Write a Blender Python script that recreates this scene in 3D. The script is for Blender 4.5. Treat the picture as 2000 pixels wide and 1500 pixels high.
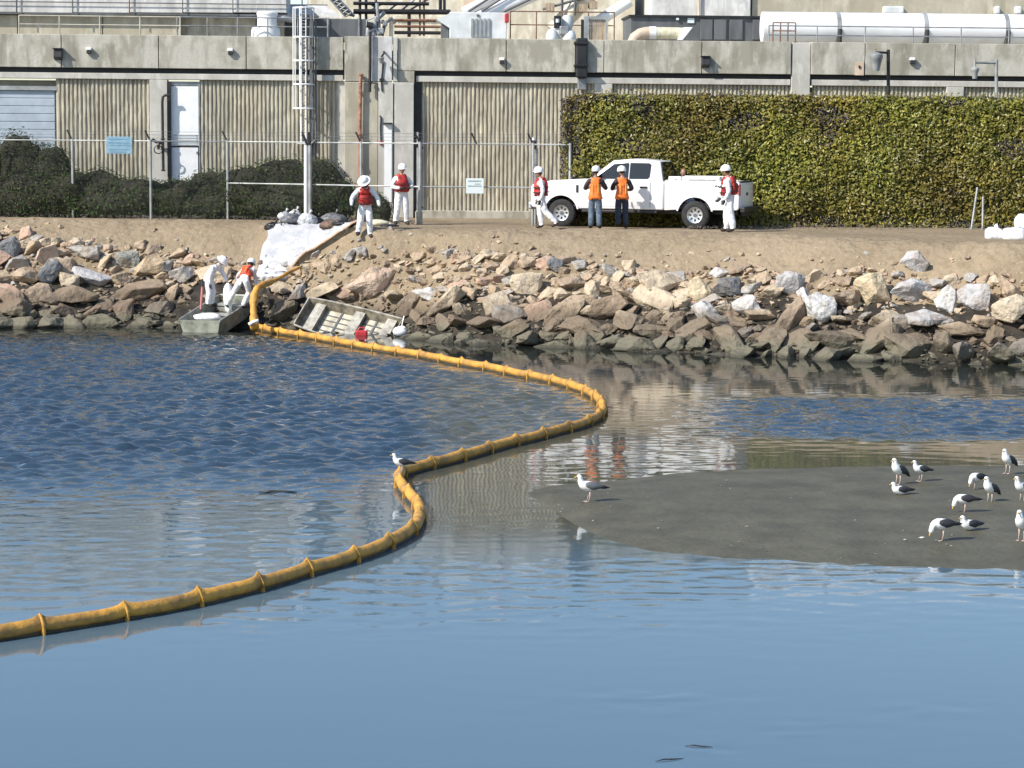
import bpy, bmesh, math, random
from mathutils import Vector, Matrix, noise, Euler
random.seed(7)
R = math.radians
for o in list(bpy.data.objects): bpy.data.objects.remove(o)
SC = bpy.context.scene
COL = SC.collection
# ------------------------------------------------------------------ camera
F, HC, HOR = 4600.0, 5.5, 268.0            # focal length in px of a 2000 px wide frame, eye height, horizon row
PITCH = math.atan((750 - HOR) / F); ROLL = math.atan(16 / 2000)
fw = Vector((0, math.cos(PITCH), -math.sin(PITCH)))
r0 = Vector((1, 0, 0)); u0 = Vector((0, math.sin(PITCH), math.cos(PITCH)))
cr = r0 * math.cos(ROLL) + u0 * math.sin(ROLL)
cu = u0 * math.cos(ROLL) - r0 * math.sin(ROLL)
CAM = Vector((0, 0, HC))
cd = bpy.data.cameras.new('camera'); cam = bpy.data.objects.new('camera', cd); COL.objects.link(cam)
cd.sensor_width = 36; cd.lens = 36 * F / 2000; cd.clip_start = 0.5; cd.clip_end = 6000
cam.matrix_world = Matrix(((cr.x, cu.x, -fw.x, 0), (cr.y, cu.y, -fw.y, 0), (cr.z, cu.z, -fw.z, HC), (0, 0, 0, 1)))
SC.camera = cam
# ------------------------------------------------------------------ light
SUN = Vector((-1.0, -0.70, 0.98)).normalized()     # towards the sun: left, a little behind the viewer
W = bpy.data.worlds.new('World'); SC.world = W; W.use_nodes = True
nt = W.node_tree; nt.nodes.clear()
out = nt.nodes.new('ShaderNodeOutputWorld'); bg = nt.nodes.new('ShaderNodeBackground')
sky = nt.nodes.new('ShaderNodeTexSky'); sky.sky_type = 'NISHITA'; sky.sun_disc = False
sky.sun_elevation = math.asin(SUN.z); sky.sun_rotation = math.atan2(SUN.x, SUN.y)
sky.air_density = 1.0; sky.dust_density = 0.6; sky.ozone_density = 2.0; sky.altitude = 0
bg.inputs[1].default_value = 0.125
nt.links.new(sky.outputs[0], bg.inputs[0]); nt.links.new(bg.outputs[0], out.inputs[0])
sl = bpy.data.lights.new('sun', 'SUN'); so = bpy.data.objects.new('sun', sl); COL.objects.link(so)
sl.energy = 4.0; sl.angle = R(0.5); sl.color = (1, 0.95, 0.86)
so.rotation_euler = SUN.to_track_quat('Z', 'Y').to_euler(); so.location = (-30, 0, 40)
vs = SC.view_settings; SC.display_settings.display_device = 'sRGB'
vs.view_transform = 'Standard'; vs.look = 'None'; vs.exposure = 0.58; vs.gamma = 1; vs.use_curve_mapping = False
# ------------------------------------------------------------------ placing helpers
def ray(u, v): return cr * ((u - 1000) / F) + cu * (-(v - 750) / F) + fw
def P(u, v, Y):
    d = ray(u, v); return CAM + d * (Y / d.y)
def G(u, v, z=0.0):
    d = ray(u, v); return CAM + d * ((z - HC) / d.z)
def proj(p):
    q = Vector(p) - CAM; k = F / q.dot(fw); return 1000 + q.dot(cr) * k, 750 - q.dot(cu) * k
def interp(tab, x):
    if x <= tab[0][0]: a, b = tab[0], tab[1]
    elif x >= tab[-1][0]: a, b = tab[-2], tab[-1]
    else:
        for i in range(len(tab) - 1):
            if tab[i][0] <= x <= tab[i + 1][0]: a, b = tab[i], tab[i + 1]; break
    return a[1] + (b[1] - a[1]) * (x - a[0]) / (b[0] - a[0])
LAND = 2.87
SH = [(g.x, g.y) for g in (G(u, v, 0) for u, v in ((-300,640),(0,641),(250,637),(420,641),(500,640),(560,645),(640,649),(760,655),(830,664),(1000,674),(1200,681),(1400,691),(1600,699),(1800,706),(2000,712),(2300,722)))]
LP = [(g.x, g.y) for g in (G(u, v, LAND) for u, v in ((-300,428),(0,429),(300,432),(500,436),(750,447),(900,449),(1100,451),(1300,455),(1500,461),(1750,468),(2000,476),(2300,484)))]
def ys_(x):
    x = max(-40, min(40, x)); return interp(SH, x)
def yl_(x):
    x = max(-40, min(40, x)); return interp(LP, x)
def sm(a, b, k):
    h = max(0, min(1, 0.5 + 0.5 * (b - a) / k)); return b + (a - b) * h - k * h * (1 - h)
def tt(x, y): a = ys_(x); return (y - a) / (yl_(x) - a)
def gz(x, y):
    t = tt(x, y)
    dip = 1.15 * math.exp(-((x + 4.1)/2.0)**4 - ((y - 65.9)/1.35)**4)          # hollow where the boat went down
    if t < 0: return max(-1.3, LAND * t * 1.1)
    z = LAND * sm(1.05 * t, 1.0, 0.16) if t < 1.4 else LAND
    if t < 1.6:
        w = min(1, t * 3) * (1 if t < 1.0 else max(0, (1.6 - t) / 0.6))
        z += w * (0.11 * noise.noise((x * 0.55, y * 0.5, 3)) + 0.05 * noise.noise((x * 1.7, y * 1.7, 9)) + 0.04 * noise.noise((x * 4.2, y * 4.2, 1)) + 0.02 * noise.noise((x * 9, y * 9, 1)))
        z -= dip
    else: z += 0.02 * noise.noise((x * .6, y * .6, 5)) if y < 90 else 0
    return z
def hit(u, v):
    d = ray(u, v); Y = 50.0
    while Y < 78:
        p = CAM + d * (Y / d.y)
        if p.z <= gz(p.x, p.y): return p
        Y += 0.05
    return p
# ------------------------------------------------------------------ objects
def tag(o, label=None, cat=None, group=None, kind=None):
    if label: o['label'] = label
    if cat: o['category'] = cat
    if group: o['group'] = group
    if kind: o['kind'] = kind
    return o
def empty(name, loc, rz=0.0):
    o = bpy.data.objects.new(name, None); COL.objects.link(o); o.location = loc; o.rotation_euler = (0, 0, rz); o.empty_display_size = .3
    return o
def wm(o):
    if o is None: return Matrix()
    m = o.matrix_basis.copy()
    return wm(o.parent) @ m if o.parent else m
def copy_tree(o, parent=None):
    c = o.copy(); COL.objects.link(c)
    if parent: c.parent = parent
    for ch in list(o.children): copy_tree(ch, c)
    return c
class MB:
    def __init__(s): s.v = []; s.f = []; s.m = []
    def add(s, vs, fs, mi=0, M=None):
        b = len(s.v)
        s.v += [Vector(v) if M is None else M @ Vector(v) for v in vs]
        s.f += [tuple(i + b for i in f) for f in fs]; s.m += [mi] * len(fs); return s
    def box(s, a, b, mi=0, M=None):
        x0, y0, z0 = a; x1, y1, z1 = b
        return s.add([(x0,y0,z0),(x1,y0,z0),(x1,y1,z0),(x0,y1,z0),(x0,y0,z1),(x1,y0,z1),(x1,y1,z1),(x0,y1,z1)],
                     [(0,3,2,1),(4,5,6,7),(0,1,5,4),(1,2,6,5),(2,3,7,6),(3,0,4,7)], mi, M)
    def tube(s, pts, r, n=6, mi=0, cap=True, M=None, closed=False):
        pts = [Vector(p) for p in pts]; N = len(pts); vs = []; fs = []
        rr = r if isinstance(r, (list, tuple)) else [r] * N
        prev = None
        for i, p in enumerate(pts):
            t = (pts[min(i + 1, N - 1)] - pts[max(i - 1, 0)])
            if closed: t = pts[(i + 1) % N] - pts[i - 1]
            if t.length < 1e-9: t = Vector((0, 0, 1))
            t.normalize()
            if prev is None:
                a = Vector((0, 0, 1)) if abs(t.z) < .9 else Vector((1, 0, 0)); x = t.cross(a).normalized()
            else:
                x = prev - t * prev.dot(t); x = x.normalized() if x.length > 1e-6 else t.orthogonal().normalized()
            prev = x; y = t.cross(x)
            for k in range(n):
                an = 2 * math.pi * k / n
                vs.append(p + (x * math.cos(an) + y * math.sin(an)) * rr[i])
        for i in range(N if closed else N - 1):
            j = (i + 1) % N
            for k in range(n):
                l = (k + 1) % n; fs.append((i*n+k, i*n+l, j*n+l, j*n+k))
        if cap and not closed: fs += [tuple(range(n - 1, -1, -1)), tuple(range((N-1)*n, N*n))]
        return s.add(vs, fs, mi, M)
    def ell(s, c, rad, n=12, m=8, mi=0, M=None, fn=None):
        vs = [Vector((0, 0, -1))]; fs = []
        for j in range(1, m):
            ph = -math.pi / 2 + math.pi * j / m
            for k in range(n):
                a = 2 * math.pi * k / n; vs.append(Vector((math.cos(ph)*math.cos(a), math.cos(ph)*math.sin(a), math.sin(ph))))
        vs.append(Vector((0, 0, 1)))
        for k in range(n): fs.append((0, 1 + (k+1) % n, 1 + k))
        for j in range(m - 2):
            for k in range(n):
                a = 1 + j*n; l = (k+1) % n; fs.append((a+k, a+l, a+n+l, a+n+k))
        b = 1 + (m-2)*n; e = len(vs) - 1
        for k in range(n): fs.append((b+k, b+(k+1) % n, e))
        if fn: vs = [fn(v) for v in vs]
        c = Vector(c); vs = [Vector((v.x*rad[0], v.y*rad[1], v.z*rad[2])) + c for v in vs]
        return s.add(vs, fs, mi, M)
    def lathe(s, prof, n=16, mi=0, M=None, cap=True):          # prof: (radius, height) about local z
        vs = []; fs = []
        for r, h in prof:
            for k in range(n):
                a = 2*math.pi*k/n; vs.append((r*math.cos(a), r*math.sin(a), h))
        for i in range(len(prof)-1):
            for k in range(n):
                l = (k+1) % n; fs.append((i*n+k, i*n+l, (i+1)*n+l, (i+1)*n+k))
        if cap: fs += [tuple(range(n-1,-1,-1)), tuple(range((len(prof)-1)*n, len(prof)*n))]
        return s.add(vs, fs, mi, M)
    def prism(s, poly, y0, y1, mi=0, M=None):         # poly in (x, z), extruded along y
        n = len(poly); vs = [(x, y0, z) for x, z in poly] + [(x, y1, z) for x, z in poly]
        fs = [tuple(range(n)), tuple(range(2*n-1, n-1, -1))] + [(i, i+n, (i+1) % n + n, (i+1) % n) for i in range(n)]
        return s.add(vs, fs, mi, M)
    def build(s, name, mats, parent=None, local=False, smooth=False, bevel=0, bseg=2, bang=30, fixn=True, auto=None):
        me = bpy.data.meshes.new(name)
        iw = None if (local or parent is None) else wm(parent).inverted()
        vs = s.v if iw is None else [iw @ v for v in s.v]
        me.from_pydata([tuple(v) for v in vs], [], s.f)
        if not isinstance(mats, (list, tuple)): mats = [mats]
        for m in mats: me.materials.append(m)
        me.polygons.foreach_set('material_index', s.m)
        if bevel or fixn:
            bm = bmesh.new(); bm.from_mesh(me)
            if fixn: bmesh.ops.recalc_face_normals(bm, faces=bm.faces)
            if bevel:
                es = [e for e in bm.edges if len(e.link_faces) == 2 and e.calc_face_angle(0) > R(bang)]
                bmesh.ops.bevel(bm, geom=es, offset=bevel, segments=bseg, profile=.5, affect='EDGES', clamp_overlap=True)
            bm.to_mesh(me); bm.free()
        if smooth:
            me.polygons.foreach_set('use_smooth', [True] * len(me.polygons))
            if auto or bevel: me.set_sharp_from_angle(angle=R(auto or 40))
        me.update()
        o = bpy.data.objects.new(name, me); COL.objects.link(o)
        if parent: o.parent = parent
        return o
# ------------------------------------------------------------------ materials
MATS = {}
def newmat(name):
    m = bpy.data.materials.new(name); m.use_nodes = True; MATS[name] = m
    return m, m.node_tree, m.node_tree.nodes['Principled BSDF']
def nd(nt, t, **kw):
    n = nt.nodes.new(t)
    for k, v in kw.items(): setattr(n, k, v)
    return n
def mat(name, col, rough=.6, metal=0, var=.12, vs=2.0, bump=0.0, bs=20.0, spec=.5, isl=0, alt=None, st=(1,1,1), alpha=1, trans=0, det=6):
    """plain material: colour broken up by noise (and per-piece randomness), optional bump"""
    m, nt, b = newmat(name); L = nt.links.new
    tc = nd(nt, 'ShaderNodeTexCoord'); mp = nd(nt, 'ShaderNodeMapping'); mp.inputs['Scale'].default_value = st
    L(tc.outputs['Object'], mp.inputs[0])
    nz = nd(nt, 'ShaderNodeTexNoise'); nz.inputs['Scale'].default_value = vs; nz.inputs['Detail'].default_value = det; nz.inputs['Roughness'].default_value = .62
    L(mp.outputs[0], nz.inputs['Vector'])
    rp = nd(nt, 'ShaderNodeValToRGB'); c2 = alt or tuple(c * (1 - var * 1.6) for c in col)
    c1 = tuple(min(1, c * (1 + var)) for c in col)
    rp.color_ramp.elements[0].position = .36; rp.color_ramp.elements[1].position = .62
    rp.color_ramp.elements[0].color = (*c2, 1); rp.color_ramp.elements[1].color = (*c1, 1)
    L(nz.outputs['Fac'], rp.inputs[0]); last = rp.outputs[0]
    if isl:
        ge = nd(nt, 'ShaderNodeNewGeometry'); hs = nd(nt, 'ShaderNodeHueSaturation'); mr = nd(nt, 'ShaderNodeMapRange')
        mr.inputs[3].default_value = 1 - isl; mr.inputs[4].default_value = 1 + isl
        L(ge.outputs['Random Per Island'], mr.inputs[0]); L(mr.outputs[0], hs.inputs['Value']); L(last, hs.inputs['Color']); last = hs.outputs[0]
    L(last, b.inputs['Base Color'])
    b.inputs['Roughness'].default_value = rough; b.inputs['Metallic'].default_value = metal
    b.inputs['Specular IOR Level'].default_value = spec; b.inputs['Alpha'].default_value = alpha; b.inputs['Transmission Weight'].default_value = trans
    if bump:
        bn = nd(nt, 'ShaderNodeTexNoise'); bn.inputs['Scale'].default_value = bs; bn.inputs['Detail'].default_value = 5
        L(mp.outputs[0], bn.inputs['Vector']); bp = nd(nt, 'ShaderNodeBump'); bp.inputs['Distance'].default_value = .05; bp.inputs['Strength'].default_value = bump
        L(bn.outputs['Fac'], bp.inputs['Height']); L(bp.outputs[0], b.inputs['Normal'])
    return m
def concrete(name, col, dark, stain=.5):
    """board of blotchy weathered concrete with water streaks running down"""
    m, nt, b = newmat(name); L = nt.links.new
    tc = nd(nt, 'ShaderNodeTexCoord')
    def nz(scale, st, det=6, rg=.6):
        mp = nd(nt, 'ShaderNodeMapping'); mp.inputs['Scale'].default_value = st; L(tc.outputs['Object'], mp.inputs[0])
        n = nd(nt, 'ShaderNodeTexNoise'); n.inputs['Scale'].default_value = scale; n.inputs['Detail'].default_value = det; n.inputs['Roughness'].default_value = rg
        L(mp.outputs[0], n.inputs['Vector']); return n.outputs['Fac']
    def ramp(f, a, bb):
        r = nd(nt, 'ShaderNodeMapRange'); r.inputs[1].default_value = a; r.inputs[2].default_value = bb; L(f, r.inputs[0]); return r.outputs[0]
    def mix(f, a, bb, k=1.0):
        x = nd(nt, 'ShaderNodeMix', data_type='RGBA')
        if k != 1:
            mm = nd(nt, 'ShaderNodeMath', operation='MULTIPLY'); mm.inputs[1].default_value = k; L(f, mm.inputs[0]); f = mm.outputs[0]
        L(f, x.inputs[0])
        for i, c in ((6, a), (7, bb)):
            if isinstance(c, tuple): x.inputs[i].default_value = (*c, 1)
            else: L(c, x.inputs[i])
        return x.outputs[2]
    c = mix(ramp(nz(1.3, (1,1,.8)), .42, .58), col, dark, .8)
    c = mix(ramp(nz(2.2, (1.2,1.2,.22)), .5, .68), c, tuple(k*.72 for k in dark), stain)
    c = mix(ramp(nz(3.2, (1,1,.35)), .54, .66), c, tuple(min(1, k*1.25) for k in col), .6)
    c = mix(ramp(nz(26, (1,1,1)), .45, .7), c, dark, .35)
    L(c, b.inputs['Base Color']); b.inputs['Roughness'].default_value = .85; b.inputs['Specular IOR Level'].default_value = .25
    bp = nd(nt, 'ShaderNodeBump'); bp.inputs['Distance'].default_value = .03; bp.inputs['Strength'].default_value = .25
    L(nz(40, (1,1,1)), bp.inputs['Height']); L(bp.outputs[0], b.inputs['Normal'])
    return m
concrete('concrete', (.52,.495,.425), (.31,.285,.225), .8)
concrete('concrete_light', (.56,.54,.49), (.44,.42,.37), .35)
concrete('concrete_tan', (.47,.43,.34), (.36,.325,.245))
concrete('concrete_rib', (.55,.505,.395), (.41,.37,.285), .6)
concrete('concrete_pale', (.66,.65,.63), (.45,.44,.42), .5)
concrete('cream_render', (.70,.65,.53), (.50,.44,.33), .5)
mat('black_steel', (.02,.02,.022), .5, var=.3)
mat('dark_bronze', (.03,.028,.03), .5, var=.3)
mat('grey_steel', (.30,.31,.32), .45, .5, var=.2)
mat('dark_grey_paint', (.11,.115,.12), .55, var=.2, st=(1,1,.3))
mat('galvanised', (.36,.37,.365), .55, .3, var=.2)
mat('pale_rail', (.50,.46,.38), .6, var=.15)
mat('rust_rail', (.20,.10,.06), .7, var=.3, vs=8)
mat('rust_pipe', (.34,.16,.10), .75, var=.35, vs=6)
mat('white_paint', (.86,.86,.85), .4, var=.05, vs=1.5)
mat('white_pipe', (.80,.80,.80), .35, var=.06, vs=.8)
mat('off_white', (.66,.68,.68), .5, var=.1)
mat('blue_door', (.40,.455,.51), .5, var=.08)
mat('sign_blue', (.23,.38,.48), .5, var=.12, vs=6)
mat('sign_white', (.66,.72,.72), .5, var=.05)
mat('sign_ink', (.20,.27,.27), .6, var=.2)
mat('sign_ink_blue', (.13,.25,.36), .6, var=.2)
mat('tan_duct', (.62,.48,.36), .5, var=.15)
mat('tan_slat', (.40,.31,.22), .7, var=.25, st=(6,6,1))
mat('truck_white', (.82,.82,.82), .22, var=.015, spec=.6)
mat('trim_black', (.018,.018,.02), .5, var=.2)
mat('tyre', (.025,.025,.026), .85, var=.3, vs=10)
mat('alloy', (.60,.60,.62), .3, .8, var=.1)
mat('dark_glass', (.012,.015,.017), .06, var=.1, spec=.7)
mat('red_lens', (.45,.03,.02), .25, var=.05)
mat('clear_lens', (.7,.7,.72), .15, var=.05)
mat('suit_white', (.78,.78,.79), .7, var=.05, vs=7, bump=.9, bs=9)
mat('vest_red', (.40,.022,.018), .6, var=.3, vs=9, bump=.5, bs=10)
mat('vest_orange', (.85,.20,.03), .6, var=.12, vs=6, bump=.4, bs=9)
mat('vest_vermilion', (.80,.09,.035), .6, var=.12, vs=6, bump=.4, bs=9)
mat('vest_stripe', (.85,.50,.10), .5, var=.05)
mat('shirt_dark', (.035,.022,.024), .8, var=.3, vs=8)
mat('jeans', (.11,.15,.20), .85, var=.25, vs=8, bump=.3, bs=12)
mat('jeans_dark', (.03,.04,.065), .85, var=.25, vs=8)
mat('boot', (.035,.025,.022), .7, var=.3)
mat('glove_dark', (.02,.018,.018), .7, var=.3)
mat('skin', (.36,.19,.13), .55, var=.1)
mat('hair', (.02,.014,.012), .6, var=.3)
mat('helmet', (.82,.82,.80), .3, var=.02)
mat('gull_white', (.82,.82,.80), .7, var=.03, vs=12)
mat('gull_grey', (.13,.14,.15), .65, var=.2, vs=14)
mat('gull_slate', (.035,.036,.04), .65, var=.25, vs=14)
mat('gull_black', (.012,.012,.013), .6, var=.2)
mat('gull_leg', (.50,.38,.32), .6, var=.1)
mat('gull_bill', (.62,.38,.05), .5, var=.1)
mat('boat_olive', (.30,.31,.25), .5, .1, var=.25, vs=4)
mat('boat_grey', (.34,.34,.31), .5, .15, var=.25, vs=4)
mat('boat_worn', (.25,.215,.16), .6, .05, var=.35, vs=5)
mat('boat_bench', (.40,.375,.32), .5, .2, var=.25, vs=5)
mat('boat_inside', (.50,.45,.35), .6, .05, var=.25, vs=4)
mat('aluminium', (.55,.56,.57), .38, .6, var=.15, vs=5)
mat('fuel_red', (.50,.035,.04), .4, var=.1)
mat('pink_pole', (.55,.20,.20), .5, var=.1)
mat('boom_yellow', (.58,.29,.045), .65, var=.18, vs=2.8, alt=(.33,.18,.05), bump=.6, bs=7)
mat('boom_dirty', (.06,.045,.02), .7, var=.3, vs=4)
mat('boom_seam', (.46,.24,.035), .6, var=.3, vs=8)
mat('bag_black', (.02,.02,.021), .3, var=.3, vs=6, bump=1, bs=7)
mat('bag_grey', (.16,.16,.165), .35, var=.35, vs=5, bump=1, bs=7)
mat('bag_clear', (.55,.56,.58), .25, var=.3, vs=5, bump=1, bs=7)
mat('bag_white', (.84,.84,.85), .5, var=.04, bump=.5, bs=8)
mat('brown_cloth', (.14,.09,.065), .8, var=.4, vs=7)
mat('cloth_stripe', (.60,.40,.30), .8, var=.2, vs=7)
mat('cloth_cream', (.62,.58,.42), .8, var=.15, vs=7)
mat('rope', (.62,.42,.28), .8, var=.2)
mat('twig', (.20,.17,.14), .85, var=.3, vs=6)
mat('wire', (.12,.12,.12), .7, var=.2)
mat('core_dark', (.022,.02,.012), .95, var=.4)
# ================================================================== SETTING
# soil
def soil_mat():
    m, nt, b = newmat('soil'); L = nt.links.new
    tc = nd(nt, 'ShaderNodeTexCoord')
    def nz(s, d=6, st=(1,1,1)):
        mp = nd(nt, 'ShaderNodeMapping'); mp.inputs['Scale'].default_value = st; L(tc.outputs['Object'], mp.inputs[0])
        n = nd(nt, 'ShaderNodeTexNoise'); n.inputs['Scale'].default_value = s; n.inputs['Detail'].default_value = d; L(mp.outputs[0], n.inputs['Vector']); return n.outputs['Fac']
    def rr(f, a, c):
        r = nd(nt, 'ShaderNodeMapRange'); r.inputs[1].default_value = a; r.inputs[2].default_value = c; L(f, r.inputs[0]); return r.outputs[0]
    def mix(f, a, c, k=1):
        x = nd(nt, 'ShaderNodeMix', data_type='RGBA'); mm = nd(nt, 'ShaderNodeMath', operation='MULTIPLY'); mm.inputs[1].default_value = k; L(f, mm.inputs[0]); L(mm.outputs[0], x.inputs[0])
        for i, q in ((6, a), (7, c)):
            if isinstance(q, tuple): x.inputs[i].default_value = (*q, 1)
            else: L(q, x.inputs[i])
        return x.outputs[2]
    c = mix(rr(nz(.5), .35, .65), (.315,.245,.165), (.25,.195,.128))
    c = mix(rr(nz(2.6, 8), .52, .68), c, (.20,.155,.10), .7)
    c = mix(rr(nz(9, 5), .58, .7), c, (.38,.31,.22), .6)
    c = mix(rr(nz(22, 4), .6, .72), c, (.16,.12,.075), .45)
    # the tide line keeps the foot of the bank dark
    ge = nd(nt, 'ShaderNodeNewGeometry'); sp = nd(nt, 'ShaderNodeSeparateXYZ'); L(ge.outputs['Position'], sp.inputs[0])
    md = nd(nt, 'ShaderNodeMapRange'); md.inputs[1].default_value = 1.0; md.inputs[2].default_value = .35; L(sp.outputs[2], md.inputs[0])
    c = mix(md.outputs[0], c, (.05,.045,.035))
    L(c, b.inputs['Base Color']); b.inputs['Roughness'].default_value = .95; b.inputs['Specular IOR Level'].default_value = .15
    bp = nd(nt, 'ShaderNodeBump'); bp.inputs['Distance'].default_value = .12; bp.inputs['Strength'].default_value = .8
    L(nz(5, 9), bp.inputs['Height']); L(bp.outputs[0], b.inputs['Normal'])
    return m
soil_mat()
def make_ground():
    xs = [-900, -300, -120, -60, -40] + [-30 + .14 * i for i in range(int(60 / .14) + 1)] + [40, 60, 120, 300, 900]
    ts = [-3, -1.2, -.5, -.2] + [i * .022 for i in range(64)]
    ys = [0, .4, 1.0, 2, 4, 7, 12, 40, 150, 500, 2500]
    vs = []; fs = []; n = len(xs)
    for t in ts:
        for x in xs:
            a, b = ys_(x), yl_(x); y = a + (b - a) * t; vs.append((x, y, gz(x, y)))
    for d in ys[1:]:
        for x in xs:
            a, b = ys_(x), yl_(x); y = a + (b - a) * ts[-1] + d; vs.append((x, y, LAND))
    rows = len(vs) // n
    for j in range(rows - 1):
        for i in range(n - 1): fs.append((j*n+i, j*n+i+1, (j+1)*n+i+1, (j+1)*n+i))
    mb = MB(); mb.add(vs, fs); o = mb.build('ground', MATS['soil'], smooth=True); tag(o, kind='structure'); return o
make_ground()
# water -------------------------------------------------------------
BOOM_PX = [(497,640),(530,649),(600,660),(660,671),(720,682),(780,691),(840,701),(900,713),(960,723),(1010,734),(1060,743),(1110,756),(1150,771),(1173,789),(1178,806),(1163,822),(1130,836),(1080,849),(1040,860),(990,872),(945,885),(900,898),(850,911),(808,921),(786,929),(779,941),(786,957),(804,977),(816,993),(821,1013),(810,1037),(780,1057),(740,1077),(680,1099),(590,1125),(490,1155),(355,1187),(195,1216),(10,1246),(-120,1263),(-300,1285)]
BOOM = [G(u, v, 0.02) for u, v in BOOM_PX]
def inside(poly, x, y):
    c = False; j = len(poly) - 1
    for i in range(len(poly)):
        a, b = poly[i], poly[j]
        if (a[1] > y) != (b[1] > y) and x < (b[0]-a[0]) * (y-a[1]) / (b[1]-a[1]) + a[0]: c = not c
        j = i
    return c
POOL = [(p.x, p.y) for p in BOOM] + [(-60, 20), (-60, 70), (-20, 68)]
def dist_seg(p, a, b):
    ax, ay = a; bx, by = b; dx, dy = bx-ax, by-ay; L2 = dx*dx+dy*dy
    t = max(0, min(1, ((p[0]-ax)*dx + (p[1]-ay)*dy) / L2)); return math.hypot(p[0]-ax-dx*t, p[1]-ay-dy*t)
def sstep(a, b, x):
    t = max(0, min(1, (x-a)/(b-a))); return t*t*(3-2*t)
def ripple(x, y):
    """how much wind ripple roughens the water here: strong up-wind of the boom, slight in its lee"""
    u, v = proj((x, y, 0)) if y > 5 else (1000, 3000)
    wob = 14 * noise.noise((x * .25, y * .12, 0)); fine = .5 + .5 * noise.noise((x * .45, y * .16, 7))
    near = 1 - sstep(1.2, 3.6, ys_(x) - y)
    if inside(POOL, x, y):
        d = min(dist_seg((x, y), (BOOM[i].x, BOOM[i].y), (BOOM[i+1].x, BOOM[i+1].y)) for i in range(len(BOOM)-1))
        r = 1.0 - .915 * sstep(880 + wob, 1000 + wob, v) - .055 * sstep(1060 + wob, 1190 + wob, v)
        r *= .75 + .4 * fine
        r *= .15 + .85 * sstep(0, 1.5, d)
    else:
        r = (.009 + .012 * fine) * (1 - .6 * sstep(1180, 1300, v))
        # a breeze lane beyond the sandbar
        lane = sstep(768 + .6*wob, 782 + .6*wob, v) * (1 - sstep(846 + .4*wob, 868 + .4*wob, v)) * sstep(1260, 1600, u + wob * 2)
        r += .62 * lane
        r += .026 * sstep(855, 880, v) * (1 - sstep(935, 960, v)) * sstep(1000, 1040, u) * (1 - sstep(1400, 1480, u))
        r += .03 * sstep(1085, 1105, v) * (1 - sstep(1115, 1190, v))
        r += .09 * math.exp(-((u-1265)/150)**2 - ((v-1371)/12)**2)
        for (a_, b_) in (((1290,1481),(1500,1452)),((1345,1457),(1640,1405)),((1640,1405),(1900,1385))): r += .07 * math.exp(-(dist_seg((u, v), a_, b_)/7)**2)
        r += .03 * sstep(1120, 1160, v) * (1 - sstep(1200, 1260, v)) * (1 - sstep(700, 1150, abs(u - 850) + 400)) 
    return r * (1 - .9 * near)
import numpy as np
def bed(x, y):  # water colour by place, with reflected light and dark painted in
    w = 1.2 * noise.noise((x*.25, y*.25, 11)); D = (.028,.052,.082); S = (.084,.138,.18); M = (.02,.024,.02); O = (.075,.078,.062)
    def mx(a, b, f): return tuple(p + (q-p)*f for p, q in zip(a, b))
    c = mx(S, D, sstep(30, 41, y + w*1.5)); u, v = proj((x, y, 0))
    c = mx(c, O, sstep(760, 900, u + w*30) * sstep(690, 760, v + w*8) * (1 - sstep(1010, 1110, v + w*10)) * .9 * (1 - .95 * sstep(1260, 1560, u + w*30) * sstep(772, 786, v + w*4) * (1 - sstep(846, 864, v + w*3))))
    return mx(c, M, 1 - sstep(2.5, 7.5, ys_(x) - y + w))
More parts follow.
